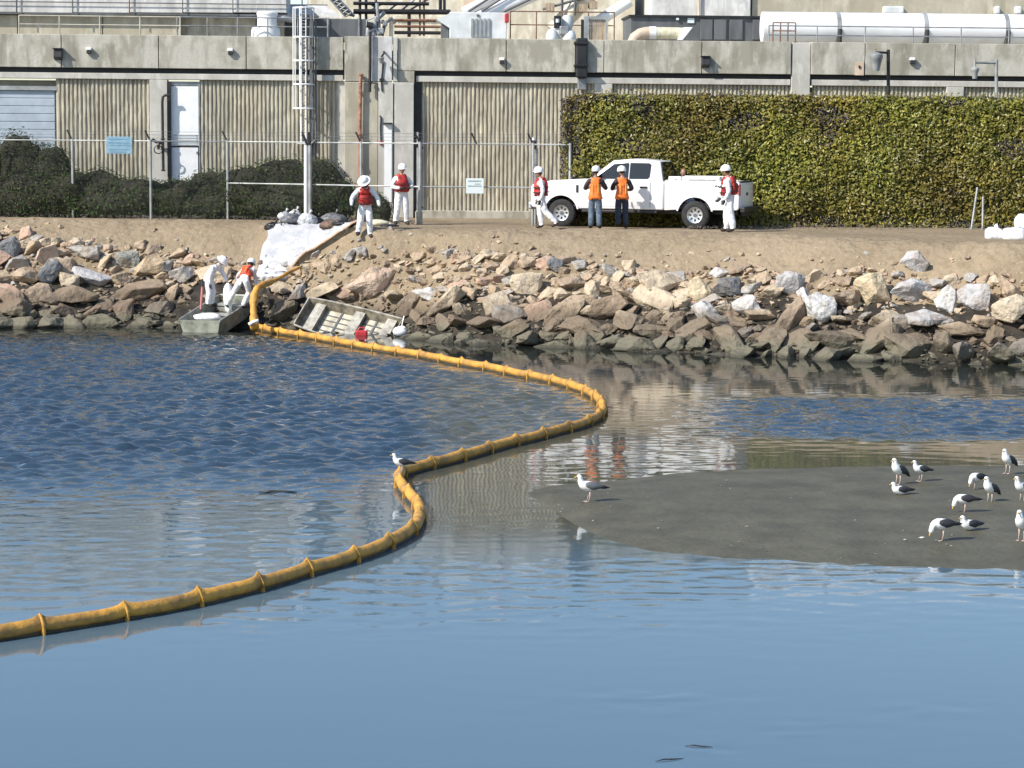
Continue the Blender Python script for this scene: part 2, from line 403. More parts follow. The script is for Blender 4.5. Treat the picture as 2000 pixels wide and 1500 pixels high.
def make_water():
    xs = np.array([-900, -200, -70, -40, -30] + [-24 + .115 * i for i in range(int(43 / .115) + 1)] + [22, 30, 40, 70, 200, 900], float)
    ya = [18.0]
    while ya[-1] < 69: ya.append(ya[-1] + .075 * max(.8, ya[-1] / 52))
    ys = np.array([-600, -100, 0, 10, 14, 16.5] + ya + [72, 76, 84], float); nx, ny = len(xs), len(ys)
    # ripple strength on a coarse lattice, then stretched over the fine one
    gx = np.arange(-25, 21.01, .4); gy = np.arange(16, 70.01, .4); gr = np.array([[ripple(x, y) for x in gx] for y in gy])
    def bil(X, Y):
        fx = np.clip((X - gx[0]) / .4, 0, len(gx) - 1.001); fy = np.clip((Y - gy[0]) / .4, 0, len(gy) - 1.001); i = fx.astype(int); j = fy.astype(int); u = fx - i; w = fy - j
        return gr[j, i]*(1-u)*(1-w) + gr[j, i+1]*u*(1-w) + gr[j+1, i]*(1-u)*w + gr[j+1, i+1]*u*w
    X, Y = np.meshgrid(xs, ys); Rp = bil(X, Y); rs = np.random.RandomState(3); Z = np.zeros_like(X)
    gate = ((X > -23) & (X < 18.5) & (Y > 18) & (Y < 69))
    # short wind chop: many wavelets round a mean heading, bunched into groups
    for k in range(46):
        lam = .19 * (3.6 ** rs.rand()); th = R(-72) + rs.randn() * .62; kx, ky = 2*math.pi/lam*math.cos(th), 2*math.pi/lam*math.sin(th); px, py = rs.rand(2) * 40; l2 = lam * rs.uniform(4, 8)
        env = .5 + .5*np.sin(X/l2*3.1 + px) * np.sin(Y/l2*2.3 + py)
        Z += lam ** 1.15 * env * np.sin(kx*X + ky*Y + rs.rand()*6.283)
    Z = Z / np.sqrt((np.gradient(Z, axis=0)[200:400] ** 2).mean()) * .075 * .21 * Rp * gate    # slope about .165 where the ripple is full
    vs = np.stack([X, Y, Z], -1).reshape(-1, 3)
    ii = (np.arange(ny-1)[:, None]*nx + np.arange(nx-1)[None, :]).reshape(-1); fs = np.stack([ii, ii+1, ii+nx+1, ii+nx], -1)
    me = bpy.data.meshes.new('water'); me.vertices.add(len(vs)); me.vertices.foreach_set('co', vs.ravel()); me.loops.add(fs.size); me.loops.foreach_set('vertex_index', fs.ravel()); me.polygons.add(len(fs)); me.polygons.foreach_set('loop_start', np.arange(0, fs.size, 4)); me.polygons.foreach_set('loop_total', np.full(len(fs), 4)); me.polygons.foreach_set('use_smooth', np.ones(len(fs), bool)); me.update(calc_edges=True)
    m, nt, b = newmat('water'); L = nt.links.new
    bc = nd(nt, 'ShaderNodeAttribute'); bc.attribute_name = 'refl_tint'; L(bc.outputs['Color'], b.inputs['Base Color']); b.inputs['Roughness'].default_value = .045; b.inputs['IOR'].default_value = 1.34
    at = nd(nt, 'ShaderNodeAttribute'); at.attribute_name = 'ripple'; tc = nd(nt, 'ShaderNodeTexCoord')
    mp = nd(nt, 'ShaderNodeMapping'); mp.inputs['Scale'].default_value = (.8,1,1); L(tc.outputs['Object'], mp.inputs[0])
    n_ = nd(nt, 'ShaderNodeTexNoise'); n_.inputs['Scale'].default_value = 9; n_.inputs['Detail'].default_value = 3; L(mp.outputs[0], n_.inputs['Vector'])
    h = nd(nt, 'ShaderNodeMath', operation='MULTIPLY'); L(n_.outputs['Fac'], h.inputs[0]); L(at.outputs['Fac'], h.inputs[1])
    bp = nd(nt, 'ShaderNodeBump'); bp.inputs['Strength'].default_value = 1; bp.inputs['Distance'].default_value = .012
    L(h.outputs[0], bp.inputs['Height']); L(bp.outputs[0], b.inputs['Normal'])
    me.materials.append(m); atr = me.attributes.new('ripple', 'FLOAT', 'POINT'); atr.data.foreach_set('value', Rp.ravel().astype(np.float32))
    # reflected bank and sky tones painted into the water colour, region by region
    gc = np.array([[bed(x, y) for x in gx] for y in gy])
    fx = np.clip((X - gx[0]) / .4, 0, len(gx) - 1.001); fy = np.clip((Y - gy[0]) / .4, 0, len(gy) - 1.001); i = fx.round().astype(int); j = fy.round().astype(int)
    ca = np.ones((ny, nx, 4), np.float32); ca[:, :, :3] = gc[j, i]; at2 = me.attributes.new('refl_tint', 'FLOAT_COLOR', 'POINT'); at2.data.foreach_set('color', ca.ravel())
    o = bpy.data.objects.new('water', me); COL.objects.link(o); tag(o, kind='structure'); return o
make_water()
# sandbar -----------------------------------------------------------
def make_sandbar():
    top = [(1028,962),(1045,956),(1100,946),(1200,935),(1330,924),(1435,916),(1560,912),(1700,909),(1850,908),(2000,907),(2300,905)]
    bot = [(1028,964),(1040,975),(1060,985),(1100,1012),(1150,1041),(1200,1060),(1250,1073),(1330,1084),(1500,1097),(1700,1106),(2000,1116),(2300,1122)]
    mb = MB(); N = 320; K = 70; vs = []; fs = []
    for i in range(N + 1):
        u = 1028 + (2300 - 1028) * (i / N) ** 1.3
        a = G(u, interp(top, u), 0); b = G(u, interp(bot, u), 0)
        a.y += .25 * noise.noise((a.x*.9, 1, 0)) * min(1, i / 20) ; b.y += (.22 * noise.noise((b.x*1.3, 5, 0)) + .08 * noise.noise((b.x*4, 5, 0))) * min(1, i / 20)
        wv = (a - b).length
        for k in range(K + 1):
            t = k / K; p = b.lerp(a, t); e = min(t, 1 - t) * wv
            z = -.006 + .10 * (1 - math.exp(-e / 1.6)) + (.010 * noise.noise((p.x*1.2, p.y*.9, 2)) + .005*noise.noise((p.x*4, p.y*3, 6))) * min(1, e)
            vs.append((p.x, p.y, z))
    for i in range(N):
        for k in range(K): fs.append((i*(K+1)+k, (i+1)*(K+1)+k, (i+1)*(K+1)+k+1, i*(K+1)+k+1))
    mb.add(vs, fs)
    m = mat('wet_sand', (.099,.092,.064), .6, var=.14, vs=1.1, bump=.5, bs=9, spec=.25)
    o = mb.build('sandbar', m, smooth=True); tag(o, kind='structure')
    rn = random.Random(8); g = MB()                      # shell grit and pebbles scattered over the bar
    for _ in range(60):
        u = rn.uniform(1080, 2000); t_ = rn.uniform(.06, .94); v = interp(bot, u)*(1-t_) + interp(top, u)*t_; q = G(u, v, .09); r_ = rn.uniform(.006, .02)
        g.ell(q + Vector((0,0,-.012)), (r_*rn.uniform(.8,1.8), r_, r_*.6), 6, 4)
    gr = g.build('shell_grit', mat('shell_grit', (.24,.23,.19), .7, var=.3, vs=5, isl=.6), None, fixn=False); tag(gr, 'shell grit and pebbles scattered over the sandbar', 'grit', None, 'stuff')
make_sandbar()
# rocks ------------------------------------------------------------
def rock_mat(name, cols, tide=True):
    m, nt, b = newmat(name); L = nt.links.new
    oi = nd(nt, 'ShaderNodeObjectInfo'); ge = nd(nt, 'ShaderNodeNewGeometry'); tc = nd(nt, 'ShaderNodeTexCoord')
    rp = nd(nt, 'ShaderNodeValToRGB'); rp.color_ramp.interpolation = 'CONSTANT'; el = rp.color_ramp.elements
    while len(el) < len(cols): el.new(.5)
    for i, c in enumerate(cols): el[i].position = i / len(cols); el[i].color = (*c, 1)
    if name == 'rubble_rock': L(ge.outputs['Random Per Island'], rp.inputs[0])
    else: L(oi.outputs['Random'], rp.inputs[0])
    def nz(s, d=6):
        n = nd(nt, 'ShaderNodeTexNoise'); n.inputs['Scale'].default_value = s; n.inputs['Detail'].default_value = d; L(ge.outputs['Position'], n.inputs['Vector']); return n.outputs['Fac']
    def mix(f, a, c, k=1):
        x = nd(nt, 'ShaderNodeMix', data_type='RGBA'); mm = nd(nt, 'ShaderNodeMath', operation='MULTIPLY'); mm.inputs[1].default_value = k; L(f, mm.inputs[0]); L(mm.outputs[0], x.inputs[0])
        for i, q in ((6, a), (7, c)):
            if isinstance(q, tuple): x.inputs[i].default_value = (*q, 1)
            else: L(q, x.inputs[i])
        return x.outputs[2]
    def rr(f, a, c):
        r = nd(nt, 'ShaderNodeMapRange'); r.inputs[1].default_value = a; r.inputs[2].default_value = c; L(f, r.inputs[0]); return r.outputs[0]
    c = mix(rr(nz(2.4), .45, .7), rp.outputs[0], (.34,.24,.15), .45)
    c = mix(rr(nz(7), .52, .72), c, (.17,.14,.11), .5)
    c = mix(rr(nz(5, 3), .6, .72), c, (.62,.57,.48), .4)
    if tide:
        sp = nd(nt, 'ShaderNodeSeparateXYZ'); L(ge.outputs['Position'], sp.inputs[0])
        ad = nd(nt, 'ShaderNodeMath', operation='MULTIPLY_ADD'); ad.inputs[1].default_value = .7; L(nz(1.3, 3), ad.inputs[0]); L(sp.outputs[2], ad.inputs[2])
        c = mix(rr(ad.outputs[0], 1.55, 1.15), c, (.13,.10,.07), .8)      # tide stain: brown above,
        c = mix(rr(ad.outputs[0], .85, .62), c, (.15,.14,.10), .85)
        c = mix(rr(sp.outputs[2], .13, .04), c, (.035,.033,.024), .7)        # grey-green weed at the waterline
    L(c, b.inputs['Base Color']); b.inputs['Roughness'].default_value = .85; b.inputs['Specular IOR Level'].default_value = .3
    bp = nd(nt, 'ShaderNodeBump'); bp.inputs['Distance'].default_value = .10; bp.inputs['Strength'].default_value = .9
    L(nz(6, 8), bp.inputs['Height']); L(bp.outputs[0], b.inputs['Normal'])
    return m
TAN, BUFF, BRN, PINK, GRY, SLT, WHT = (.42,.32,.22), (.50,.41,.295), (.31,.235,.17), (.45,.305,.225), (.36,.34,.315), (.17,.18,.19), (.52,.51,.50)
rock_mat('stone', [TAN, BUFF, BRN, PINK, TAN, GRY, BUFF, TAN])
rock_mat('stone_right', [BUFF, GRY, TAN, WHT, BRN, BUFF, GRY, TAN])
rock_mat('rubble_rock', [TAN, BUFF, BRN, PINK, TAN, GRY])
rock_mat('rock_cream', [(.54,.45,.33)], False); rock_mat('rock_grey', [(.44,.43,.43)], False); rock_mat('rock_pale', [(.56,.55,.53)], False)
rock_mat('rock_slate', [(.155,.165,.175)], False); rock_mat('rock_tan', [(.48,.36,.23)]); rock_mat('rock_brown', [(.27,.20,.14)]); rock_mat('rock_buff', [(.56,.46,.31)], False)
rock_mat('rock_weed', [(.25,.24,.18)]); rock_mat('rock_pink', [(.58,.43,.32)], False); rock_mat('rock_green', [(.27,.27,.23)], False)
def rock_mesh(seed, flat=1.0, rough=.10, npt=14, sub=2):
    rnd = random.Random(seed); bm = bmesh.new()
    for i in range(npt):
        v = Vector((rnd.gauss(0,1), rnd.gauss(0,1), rnd.gauss(0,1))).normalized()
        k = max(abs(v.x), abs(v.y), abs(v.z)); v *= (.72 + .28 / k * .75) * rnd.uniform(.85, 1.08)
        bm.verts.new((v.x, v.y, v.z * flat))
    r = bmesh.ops.convex_hull(bm, input=bm.verts)
    bmesh.ops.delete(bm, geom=[v for v in bm.verts if not v.link_faces], context='VERTS')
    bmesh.ops.dissolve_limit(bm, angle_limit=R(16), verts=bm.verts, edges=bm.edges)
    bmesh.ops.bevel(bm, geom=list(bm.edges), offset=.055, segments=1, affect='EDGES', clamp_overlap=True)
    bmesh.ops.triangulate(bm, faces=bm.faces)
    if sub:
        bmesh.ops.subdivide_edges(bm, edges=[e for e in bm.edges if e.calc_length() > .45], cuts=1, use_grid_fill=False)
        bmesh.ops.triangulate(bm, faces=bm.faces)
        bmesh.ops.subdivide_edges(bm, edges=[e for e in bm.edges if e.calc_length() > .4], cuts=1)
        bmesh.ops.triangulate(bm, faces=bm.faces)
        for v in bm.verts:
            n = v.co.normalized(); v.co += n * rough * (noise.noise(v.co * 1.8 + Vector((seed, 0, 0))) + .8 * noise.noise(v.co * 4.5 + Vector((seed, 3, 0))))
    bmesh.ops.recalc_face_normals(bm, faces=bm.faces)
    me = bpy.data.meshes.new('stone'); bm.to_mesh(me); bm.free(); return me
ROCKS = [rock_mesh(100 + i, random.Random(i).uniform(.55, .95)) for i in range(34)]
def rock_copy(k, m):
    me = ROCKS[k].copy(); me.materials.append(m); return me
ROCK_L = [rock_copy(i, MATS['stone']) for i in range(34)]; ROCK_R = [rock_copy(i, MATS['stone_right']) for i in range(34)]
TOPV = [(-300,452),(0,452),(60,458),(110,476),(300,490),(400,508),(560,525),(600,505),(640,492),(760,487),(900,498),(1000,508),(1070,500),(1120,515),(1200,522),(1300,538),(1450,528),(1560,540),(1700,530),(1800,548),(1900,545),(2000,552),(2300,560)]
# boulders one can point at: u, v, width px, height px, material, roll deg, seed, depth, label
BIG = [
 (1032,550,74,66,'rock_cream',18,3,.35,'pale cream slab boulder tipped on edge above the middle of the bank'),
 (1785,514,58,50,'rock_grey',25,5,.8,'grey pointed boulder lying alone up on the dirt slope'),
 (1710,562,84,72,'rock_buff',-38,8,.6,'big buff boulder with yellowish face right below the bare dirt slope'),
 (1606,596,72,76,'rock_pale',30,9,.7,'whitish grey upright boulder beside the big buff one'),
 (1780,570,92,54,'rock_grey',-12,11,.6,'wide blue-grey boulder just below the lone boulder on the dirt'),
 (1850,582,46,64,'rock_pale',10,12,.7,'narrow pale grey boulder wedged between two larger grey ones'),
 (1907,578,72,64,'rock_grey',-20,14,.7,'grey boulder with cream band, leaning left, near the frame edge'),
 (1972,602,90,70,'rock_cream',8,15,.7,'large pale boulder at the right end of the rock bank'),
 (1430,561,84,44,'rock_slate',2,16,.7,'dark slate-grey rounded boulder among tan rocks below the truck'),
 (1545,556,70,54,'rock_grey',-22,17,.6,'grey slanted slab boulder between the slate boulder and the whitish one'),
 (1462,596,62,44,'rock_pale',-6,18,.7,'small whitish boulder directly under the slate-grey one'),
 (1366,566,50,60,'rock_buff',30,19,.6,'tan wedge-shaped boulder left of the slate-grey boulder'),
 (95,497,54,46,'rock_pink',0,20,.7,'knobbly pinkish cream boulder resting on the blue slate one'),
 (93,533,70,50,'rock_slate',30,21,.6,'blue slate boulder tilted under the pinkish cream boulder'),
 (22,482,50,50,'rock_slate',35,22,.7,'dark slate boulder at the left frame edge, top of the rocks'),
 (250,504,52,40,'rock_green',0,23,.8,'rounded grey-green boulder at the top edge of the left rocks'),
 (292,523,70,44,'rock_tan',28,24,.5,'tan slab with straight edge leaning beside the grey-green boulder'),
 (182,536,92,48,'rock_grey',-8,25,.6,'broad pale grey boulder in the middle of the left rocks'),
 (265,567,140,46,'rock_brown',3,26,.5,'long flat brown slab lying across the left rocks'),
 (145,579,96,44,'rock_brown',0,27,.6,'brown tide-stained boulder left of the long flat slab'),
 (722,548,110,62,'rock_pink',32,28,.5,'large orange-tan slab slanting up the slope above the sunken boat'),
 (1620,662,116,40,'rock_weed',-10,29,.5,'weedy grey slab sloping into the water under the whitish boulder'),
 (1190,600,90,50,'rock_brown',8,30,.6,'squarish brown boulder in the lower bank under the parked truck'),
 (552,604,58,56,'rock_weed',0,31,.7,'weedy boulder at the water between the two boats'),
 (830,575,64,36,'rock_pale',-10,32,.6,'pale flat-topped boulder right of the sunken boat'),
 (1085,516,34,34,'rock_slate',0,33,.8,'small dark boulder stacked on top of the rocks beside the cream slab'),
]
placed = []
for (u, v, w, h, mn, roll, sd, dep, lab) in BIG:
    p = hit(u, v + h * .25); s = F / p.y; sx, sz = w / s / 1.75, h / s / 1.6
    me = rock_mesh(500 + sd, .9, .09, 13); me.materials.append(MATS[mn])
    o = bpy.data.objects.new('boulder', me); COL.objects.link(o)
    c = P(u, v, p.y - .12); o.location = c; o.scale = (sx, max(.18, (sx + sz) * .5 * dep), sz)
    o.rotation_mode = 'YXZ'; o.rotation_euler = (R(-10), R(-roll), 0)
    tag(o, lab, 'boulder', 'boulders of the rock bank'); placed.append((c.x, c.y, (sx + sz) * .5, u, v, w, h))
AVOID = [(430,628,78,24), (690,632,88,24), (497,600,14,48), (405,590,26,26), (470,590,34,26)]
def build_riprap():
    rnd = random.Random(21); cand = []
    grid = {}
    def ok(x, y, r, k):
        for i in range(int((x-1.5)//.8), int((x+1.5)//.8)+1):
            for j in range(int((y-1.5)//.8), int((y+1.5)//.8)+1):
                for (a, b, q) in grid.get((i, j), ()):
                    if math.hypot(x-a, y-b) < k * (r+q): return False
        return True
    def put(x, y, r): grid.setdefault((int(x//.8), int(y//.8)), []).append((x, y, r))
    for q in placed: put(q[0], q[1], q[2] * .85)
    for rmin, rmax, tries, k in ((.44,.62,750,.60),(.30,.44,3600,.58),(.19,.30,9000,.58),(.11,.19,16000,.62)):
        for _ in range(tries):
            x = rnd.uniform(-19, 19); a, b = ys_(x), yl_(x)
            t = rnd.uniform(-.10, .95); y = a + (b - a) * t; z = gz(x, y); u, v = proj((x, y, z))
            tv = interp(TOPV, u) + 12 * noise.noise((u * .02, 0, 4))
            if v < tv: continue
            deep = (v - tv)
            r = rnd.uniform(rmin, rmax)
            if r > .34 and deep < 22: continue
            if 560 < u < 1000 and v < 575 and r > .3: continue          # small broken stone in the middle
            if 1050 < u < 1350 and v < 560 and r > .36: continue
            if any(abs(u - q[0]) < q[2] + r*62 and abs(v - q[1]) < q[3] + r*38 for q in AVOID) and r > .10: continue
            if any(abs(u-q[3]) < q[5]*.42 and abs(v-q[4]) < q[6]*.42 for q in placed): continue
            if not ok(x, y, r, k): continue
            put(x, y, r); cand.append((r, x, y, z, u, v, t))
    # scattered stones up on the dirt
    for _ in range(190):
        u = rnd.uniform(0, 2000); v = interp(TOPV, u) - rnd.uniform(0, 1)**2 * 42; p = hit(u, v); cand.append((rnd.uniform(.035,.12), p.x, p.y, p.z, u, v, .8))
    vis = sorted([c for c in cand if -40 < c[4] < 2040], reverse=True); one = set(id(c) for c in vis[:300])
    root = None
    rb = MB()
    for c in cand:
        if id(c) in one: continue
        r, x, y, z, u, v, t = c
        me = ROCKS[rnd.randrange(34)]
        M_ = Matrix.Translation((x, y, z + r*.2)) @ Euler((rnd.uniform(-.5,.5), rnd.uniform(-.6,.6), rnd.uniform(0,6.3))).to_matrix().to_4x4() @ Matrix.Diagonal((r*rnd.uniform(.9,1.4), r*rnd.uniform(.8,1.1), r*rnd.uniform(.6,1), 1))
        rb.add([q.co for q in me.vertices], [tuple(q.vertices) for q in me.polygons], 0, M_)
    small = [rock_mesh(900 + i, .7, .0, 9, 0) for i in range(8)]
    sv = [([q.co.copy() for q in me.vertices], [tuple(q.vertices) for q in me.polygons]) for me in small]
    for _ in range(5200):
        x = rnd.uniform(-19, 19); a, b = ys_(x), yl_(x); t = rnd.uniform(-.08, .92); y = a + (b-a)*t; z = gz(x, y); u, v = proj((x, y, z)); tv = interp(TOPV, u)
        if v < tv - 8 * abs(rnd.gauss(0, 1)): continue
        r = rnd.uniform(.04, .13)
        M_ = Matrix.Translation((x, y, z + r*.3)) @ Euler((rnd.uniform(-.6,.6), rnd.uniform(-.6,.6), rnd.uniform(0,6.3))).to_matrix().to_4x4() @ Matrix.Diagonal((r*rnd.uniform(.9,1.6), r, r*rnd.uniform(.6,1), 1))
        q = rnd.choice(sv); rb.add(q[0], q[1], 0, M_)
    bank = MB()                                     # fill under the stones, near-black to paint shade into their gaps
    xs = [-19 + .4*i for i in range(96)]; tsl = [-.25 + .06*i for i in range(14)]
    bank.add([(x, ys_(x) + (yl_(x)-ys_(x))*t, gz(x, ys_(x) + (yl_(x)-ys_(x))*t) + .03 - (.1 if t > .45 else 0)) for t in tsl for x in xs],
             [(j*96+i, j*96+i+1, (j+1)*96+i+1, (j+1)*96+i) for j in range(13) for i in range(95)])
    fill = mat('gap_shade_fill', (.035,.028,.02), .95, var=.4, vs=3, bump=.6, bs=6)
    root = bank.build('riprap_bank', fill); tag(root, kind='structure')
    o = rb.build('rubble', MATS['rubble_rock'], root, fixn=False); tag(o, kind='stuff')
    for c in vis[:300]:
        r, x, y, z, u, v, t = c; k = rnd.randrange(34)
        o = bpy.data.objects.new('stone', (ROCK_R if u > 1330 + rnd.uniform(-80, 80) else ROCK_L)[k]); COL.objects.link(o); o.parent = root
        w = rnd.uniform(1.1, 1.75) if v > 560 else rnd.uniform(.95, 1.35)
        o.location = (x, y, z + r * .18); o.scale = (r*w, r*rnd.uniform(.85,1.1), r*rnd.uniform(.62,.95))
        sl_ = .35; o.rotation_euler = (rnd.gauss(.3, .3), rnd.gauss(0, .4) - .12, rnd.gauss(0, .8))

    return root
build_riprap()
# ================================================================== PLANT BUILDING
YAW = R(3.2); BO = Vector((0, 77.0, 0)); EX = Vector((math.cos(YAW), math.sin(YAW), 0)); EN = Vector((math.sin(YAW), -math.cos(YAW), 0))
BLD = empty('plant_building', (0, 77.0, LAND), YAW); tag(BLD, 'long low weathered concrete plant building with ribbed wall panels behind the chain-link fence', 'building')
def BP(u, v, d=0.0):
    """(local x, z) where the pixel's ray meets the facade plane pushed d metres towards the camera"""
    r = ray(u, v); o = BO + EN * d; k = (o - CAM).dot(EN) / r.dot(EN); p = CAM + r * k
    return (p - BO).dot(EX), p.z
def BW(lx, d, z): q = BO + EX * lx + EN * d; q.z = z; return q
def bbox(mb, u0, v0, u1, v1, d0, d1, mi=0):
    um, vm = (u0+u1)/2, (v0+v1)/2
    x0 = BP(u0, vm, d1)[0]; x1 = BP(u1, vm, d1)[0]; z1 = BP(um, v0, d1)[1]; z0 = BP(um, v1, d1)[1]
    return lbox(mb, x0, z0, x1, z1, d0, d1, mi)
def lbox(mb, x0, z0, x1, z1, d0, d1, mi=0):
    c = [(x0,d1,z0),(x1,d1,z0),(x1,d0,z0),(x0,d0,z0),(x0,d1,z1),(x1,d1,z1),(x1,d0,z1),(x0,d0,z1)]
    return mb.add([BW(*q) for q in c], [(0,3,2,1),(4,5,6,7),(0,1,5,4),(1,2,6,5),(2,3,7,6),(3,0,4,7)], mi)
ZT = BP(1000, 76, .25)[1]; ZB = BP(1000, 140, .25)[1]; ZL1 = BP(1000, 150, .15)[1]; ZL0 = BP(1000, 161.5, .15)[1]
def bx(u, v=110, d=.25): return BP(u, v, d)[0]
def child(name, m, fn, parent=BLD, **k):
    mb = MB(); fn(mb); return mb.build(name, MATS[m] if isinstance(m, str) else m, parent, **k)
# fascia panels, one per concrete panel
FB = [-160,120,310,481,671]; FB2 = [776,989,1124,1180,1371,1546]; FB3 = [1584,1690,1866,2070,2300]
for arr in (FB, FB2, FB3):
    for a, b in zip(arr[:-1], arr[1:]):
        child('fascia_panel', 'concrete', lambda mb: lbox(mb, bx(a)+.012, ZB, bx(b)-.012, ZT, -.6, .25 + random.uniform(-.008,.008)), bevel=.012, bseg=1)
child('pilaster', 'concrete_light', lambda mb: lbox(mb, bx(1546,140)+.014, LAND, bx(1584,140)-.014, ZT-.02, -.6, .2), bevel=.015, bseg=1)
# slot with the fascia's shade painted dark, lit lintel
for u0_, u1_ in ((-160,671),(812,1546),(1585,2300)):
    child('slot_shade', 'dark_bronze', lambda mb: lbox(mb, bx(u0_,150), ZL1, bx(u1_,150), ZB, -.5, -.02))
    child('lintel', 'concrete_light', lambda mb: lbox(mb, bx(u0_,150)+.015, ZL0, bx(u1_,150)-.015, ZL1, -.3, .15), bevel=.01, bseg=1)
# ribbed (broken-fin) wall panels
def ribbed(u0_, u1_, z0=LAND, z1=None):
    z1 = z1 or ZL0; x0, x1 = bx(u0_,250,0), bx(u1_,250,0); mb = MB(); pitch = .131; n = max(1, int((x1-x0)/pitch)); pitch = (x1-x0)/n
    rows = 15; vs = []; fs = []; cols = []
    for i in range(n):
        for q, d in ((0,-.03),(.26,-.03),(.42,.045),(.80,.045),(.97,-.03)): cols.append((x0 + (i+q)*pitch, d))
    cols.append((x1, -.03)); nc = len(cols); rnd = random.Random(int(u0_) + 5)
    ph = [[rnd.uniform(-1,1) for _ in range(rows+1)] for _ in range(n+1)]
    for j in range(rows + 1):
        for ci, (x, d) in enumerate(cols):
            k = ph[ci // 5][j]; vs.append(BW(x + (.016*k if d > 0 else 0), d - (.03*abs(k)**2 if d > 0 else 0), z0 + (z1-z0)*(j + (.35*ph[(ci//5+3) % n][j] if 0 < j < rows else 0))/rows))
    for j in range(rows):
        for i in range(nc-1): fs.append((j*nc+i, j*nc+i+1, (j+1)*nc+i+1, (j+1)*nc+i))
    mb.add(vs, fs)
    o = mb.build('ribbed_panel', MATS['concrete_rib'], BLD); return o
for a, b in ((110,293),(390,671),(822,1160),(1195,1546),(1585,1846),(1880,2300)): ribbed(a, b)
child('backing_wall', 'concrete_tan', lambda mb: lbox(mb, bx(-160), LAND-.2, bx(2300), ZL0-.05, -.75, -.32))
# columns
for a, b in ((293,328),(1160,1195),(1846,1880)):
    child('column', 'concrete_light', lambda mb: lbox(mb, bx(a,250,.1), LAND, bx(b,250,.1), ZL0-.004, -.3, .148), bevel=.012, bseg=1)
child('end_column', 'concrete_light', lambda mb: lbox(mb, bx(660,250,.05), LAND, bx(673,250,.05), ZL0-.004, -.3, .05))
child('wall_base', 'concrete', lambda mb: bbox(mb, 812, 412, 1110, 440, -.3, .32), bevel=.02)
# big pier between the bays
zj = BP(740, 160, .34)[1]
for (a, b, d, m) in ((673,721,.30,'concrete'),(722.5,766,.36,'concrete_pale'),(768,776,.33,'concrete_light')):
    child('pier_block', m, lambda mb: lbox(mb, bx(a,110,d), zj+.012, bx(b,110,d), ZT+.03, -.6, d), bevel=.012, bseg=1)
for (a, b, d, m) in ((673,738,.30,'concrete_tan'),(739,768,.36,'concrete_light'),(769.5,808,.33,'concrete_light')):
    child('pier_block', m, lambda mb: lbox(mb, bx(a,250,d), LAND, bx(b,250,d), zj-.012, -.6, d), bevel=.012, bseg=1)
child('pier_block', 'concrete', lambda mb: lbox(mb, bx(776.5,150,.2), zj+.012, bx(809,150,.2), ZB-.01, -.6, .24))
child('jamb_shade', 'black_steel', lambda mb: bbox(mb, 808.5, 142, 823, 410, -.3, .02))  # black strip painted in for the shadow beside the pier
# doors
def shutter():
    root = child('roller_door', 'blue_door', lambda mb: lbox(mb, bx(-150,250,-.1), LAND, bx(109,250,-.1), BP(50,176,-.1)[1], -.3, -.1))
    x0, x1 = bx(-150,250,-.1), bx(108,250,-.1); z = LAND + .01
    top = BP(50,176,-.1)[1]
    proto = None
    while z < top - .1:
        mb = MB(); lbox(mb, x0, z, x1, z+.235, -.1, -.075); mb.build('slat', MATS['blue_door'], root, bevel=.012, bseg=1); z += .25
    child('door_head', 'galvanised', lambda mb: lbox(mb, x0, top, bx(109), top+.13, -.2, .02), root)
shutter()
d = child('panel_door', 'white_paint', lambda mb: bbox(mb, 334, 168, 388, 285, -.2, .03), bevel=.01); z_ = BP(360,287,.03)[1]
child('door_leaf', 'white_paint', lambda mb: lbox(mb, bx(335,300,.03), LAND, bx(387,300,.03), z_-.02, -.2, .035), d, bevel=.01)
child('door_frame', 'grey_steel', lambda mb: (bbox(mb, 331, 160, 391, 167, -.2, .045), bbox(mb, 388.5, 167, 391, 430, -.2, .045)), d)
for k in range(5): child('louvre', 'off_white', lambda mb: bbox(mb, 339, 262+k*4.6, 384, 264.5+k*4.6, .02, .06), d)
child('door_handle', 'grey_steel', lambda mb: bbox(mb, 383, 296, 386, 300, .03, .09), d)
child('drain_pipe', 'black_steel', lambda mb: bbox(mb, 326.5, 160, 334, 345, -.1, .16))
d = child('narrow_door', 'white_paint', lambda mb: bbox(mb, 750.5, 242, 765, 395, .3, .385))
child('door_canopy', 'black_steel', lambda mb: bbox(mb, 748.5, 239.5, 766, 242.5, .3, .5), d)
child('roof_slab', 'concrete', lambda mb: lbox(mb, bx(-160), ZT-.55, bx(2300), ZT-.4, -34, -.62))
# ------------------------------------------------ things fixed to the facade
def thing(name, label, cat, u, v, d, group=None):
    x, z = BP(u, v, d); e = empty(name, BW(x, d, z), YAW); tag(e, label, cat, group); return e
def wall_tube(mb, pts, r, n=8, mi=0):
    """pts: (u, v, d)"""
    mb.tube([BW(BP(u,v,d)[0], d, BP(u,v,d)[1]) for u, v, d in pts], r, n, mi)
def flood(u, v, lab):
    t = thing('wall_floodlight', lab, 'wall light', u, v, .25, 'box floodlights on the concrete fascia')
    mb = MB(); x, z = BP(u, v, .25)
    w, h = .135, .20
    mb.add([BW(x-w,.25,z-h*.8),BW(x+w,.25,z-h*.8),BW(x+w,.25,z+h),BW(x-w,.25,z+h),BW(x-w,.46,z-h*.35),BW(x+w,.46,z-h*.35),BW(x+w,.42,z+h),BW(x-w,.42,z+h)],[(0,1,2,3),(4,7,6,5),(0,4,5,1),(1,5,6,2),(2,6,7,3),(3,7,4,0)])
    mb.build('housing', MATS['dark_bronze'], t, bevel=.02)
    child('visor', 'black_steel', lambda m_: lbox(m_, x-w-.02, z+h, x+w+.02, z+h+.025, .25, .49), t)
flood(114, 108, 'large dark box floodlight high on the fascia above the blue roller door'); flood(1377, 123, 'large dark box floodlight on the fascia above the hedge')
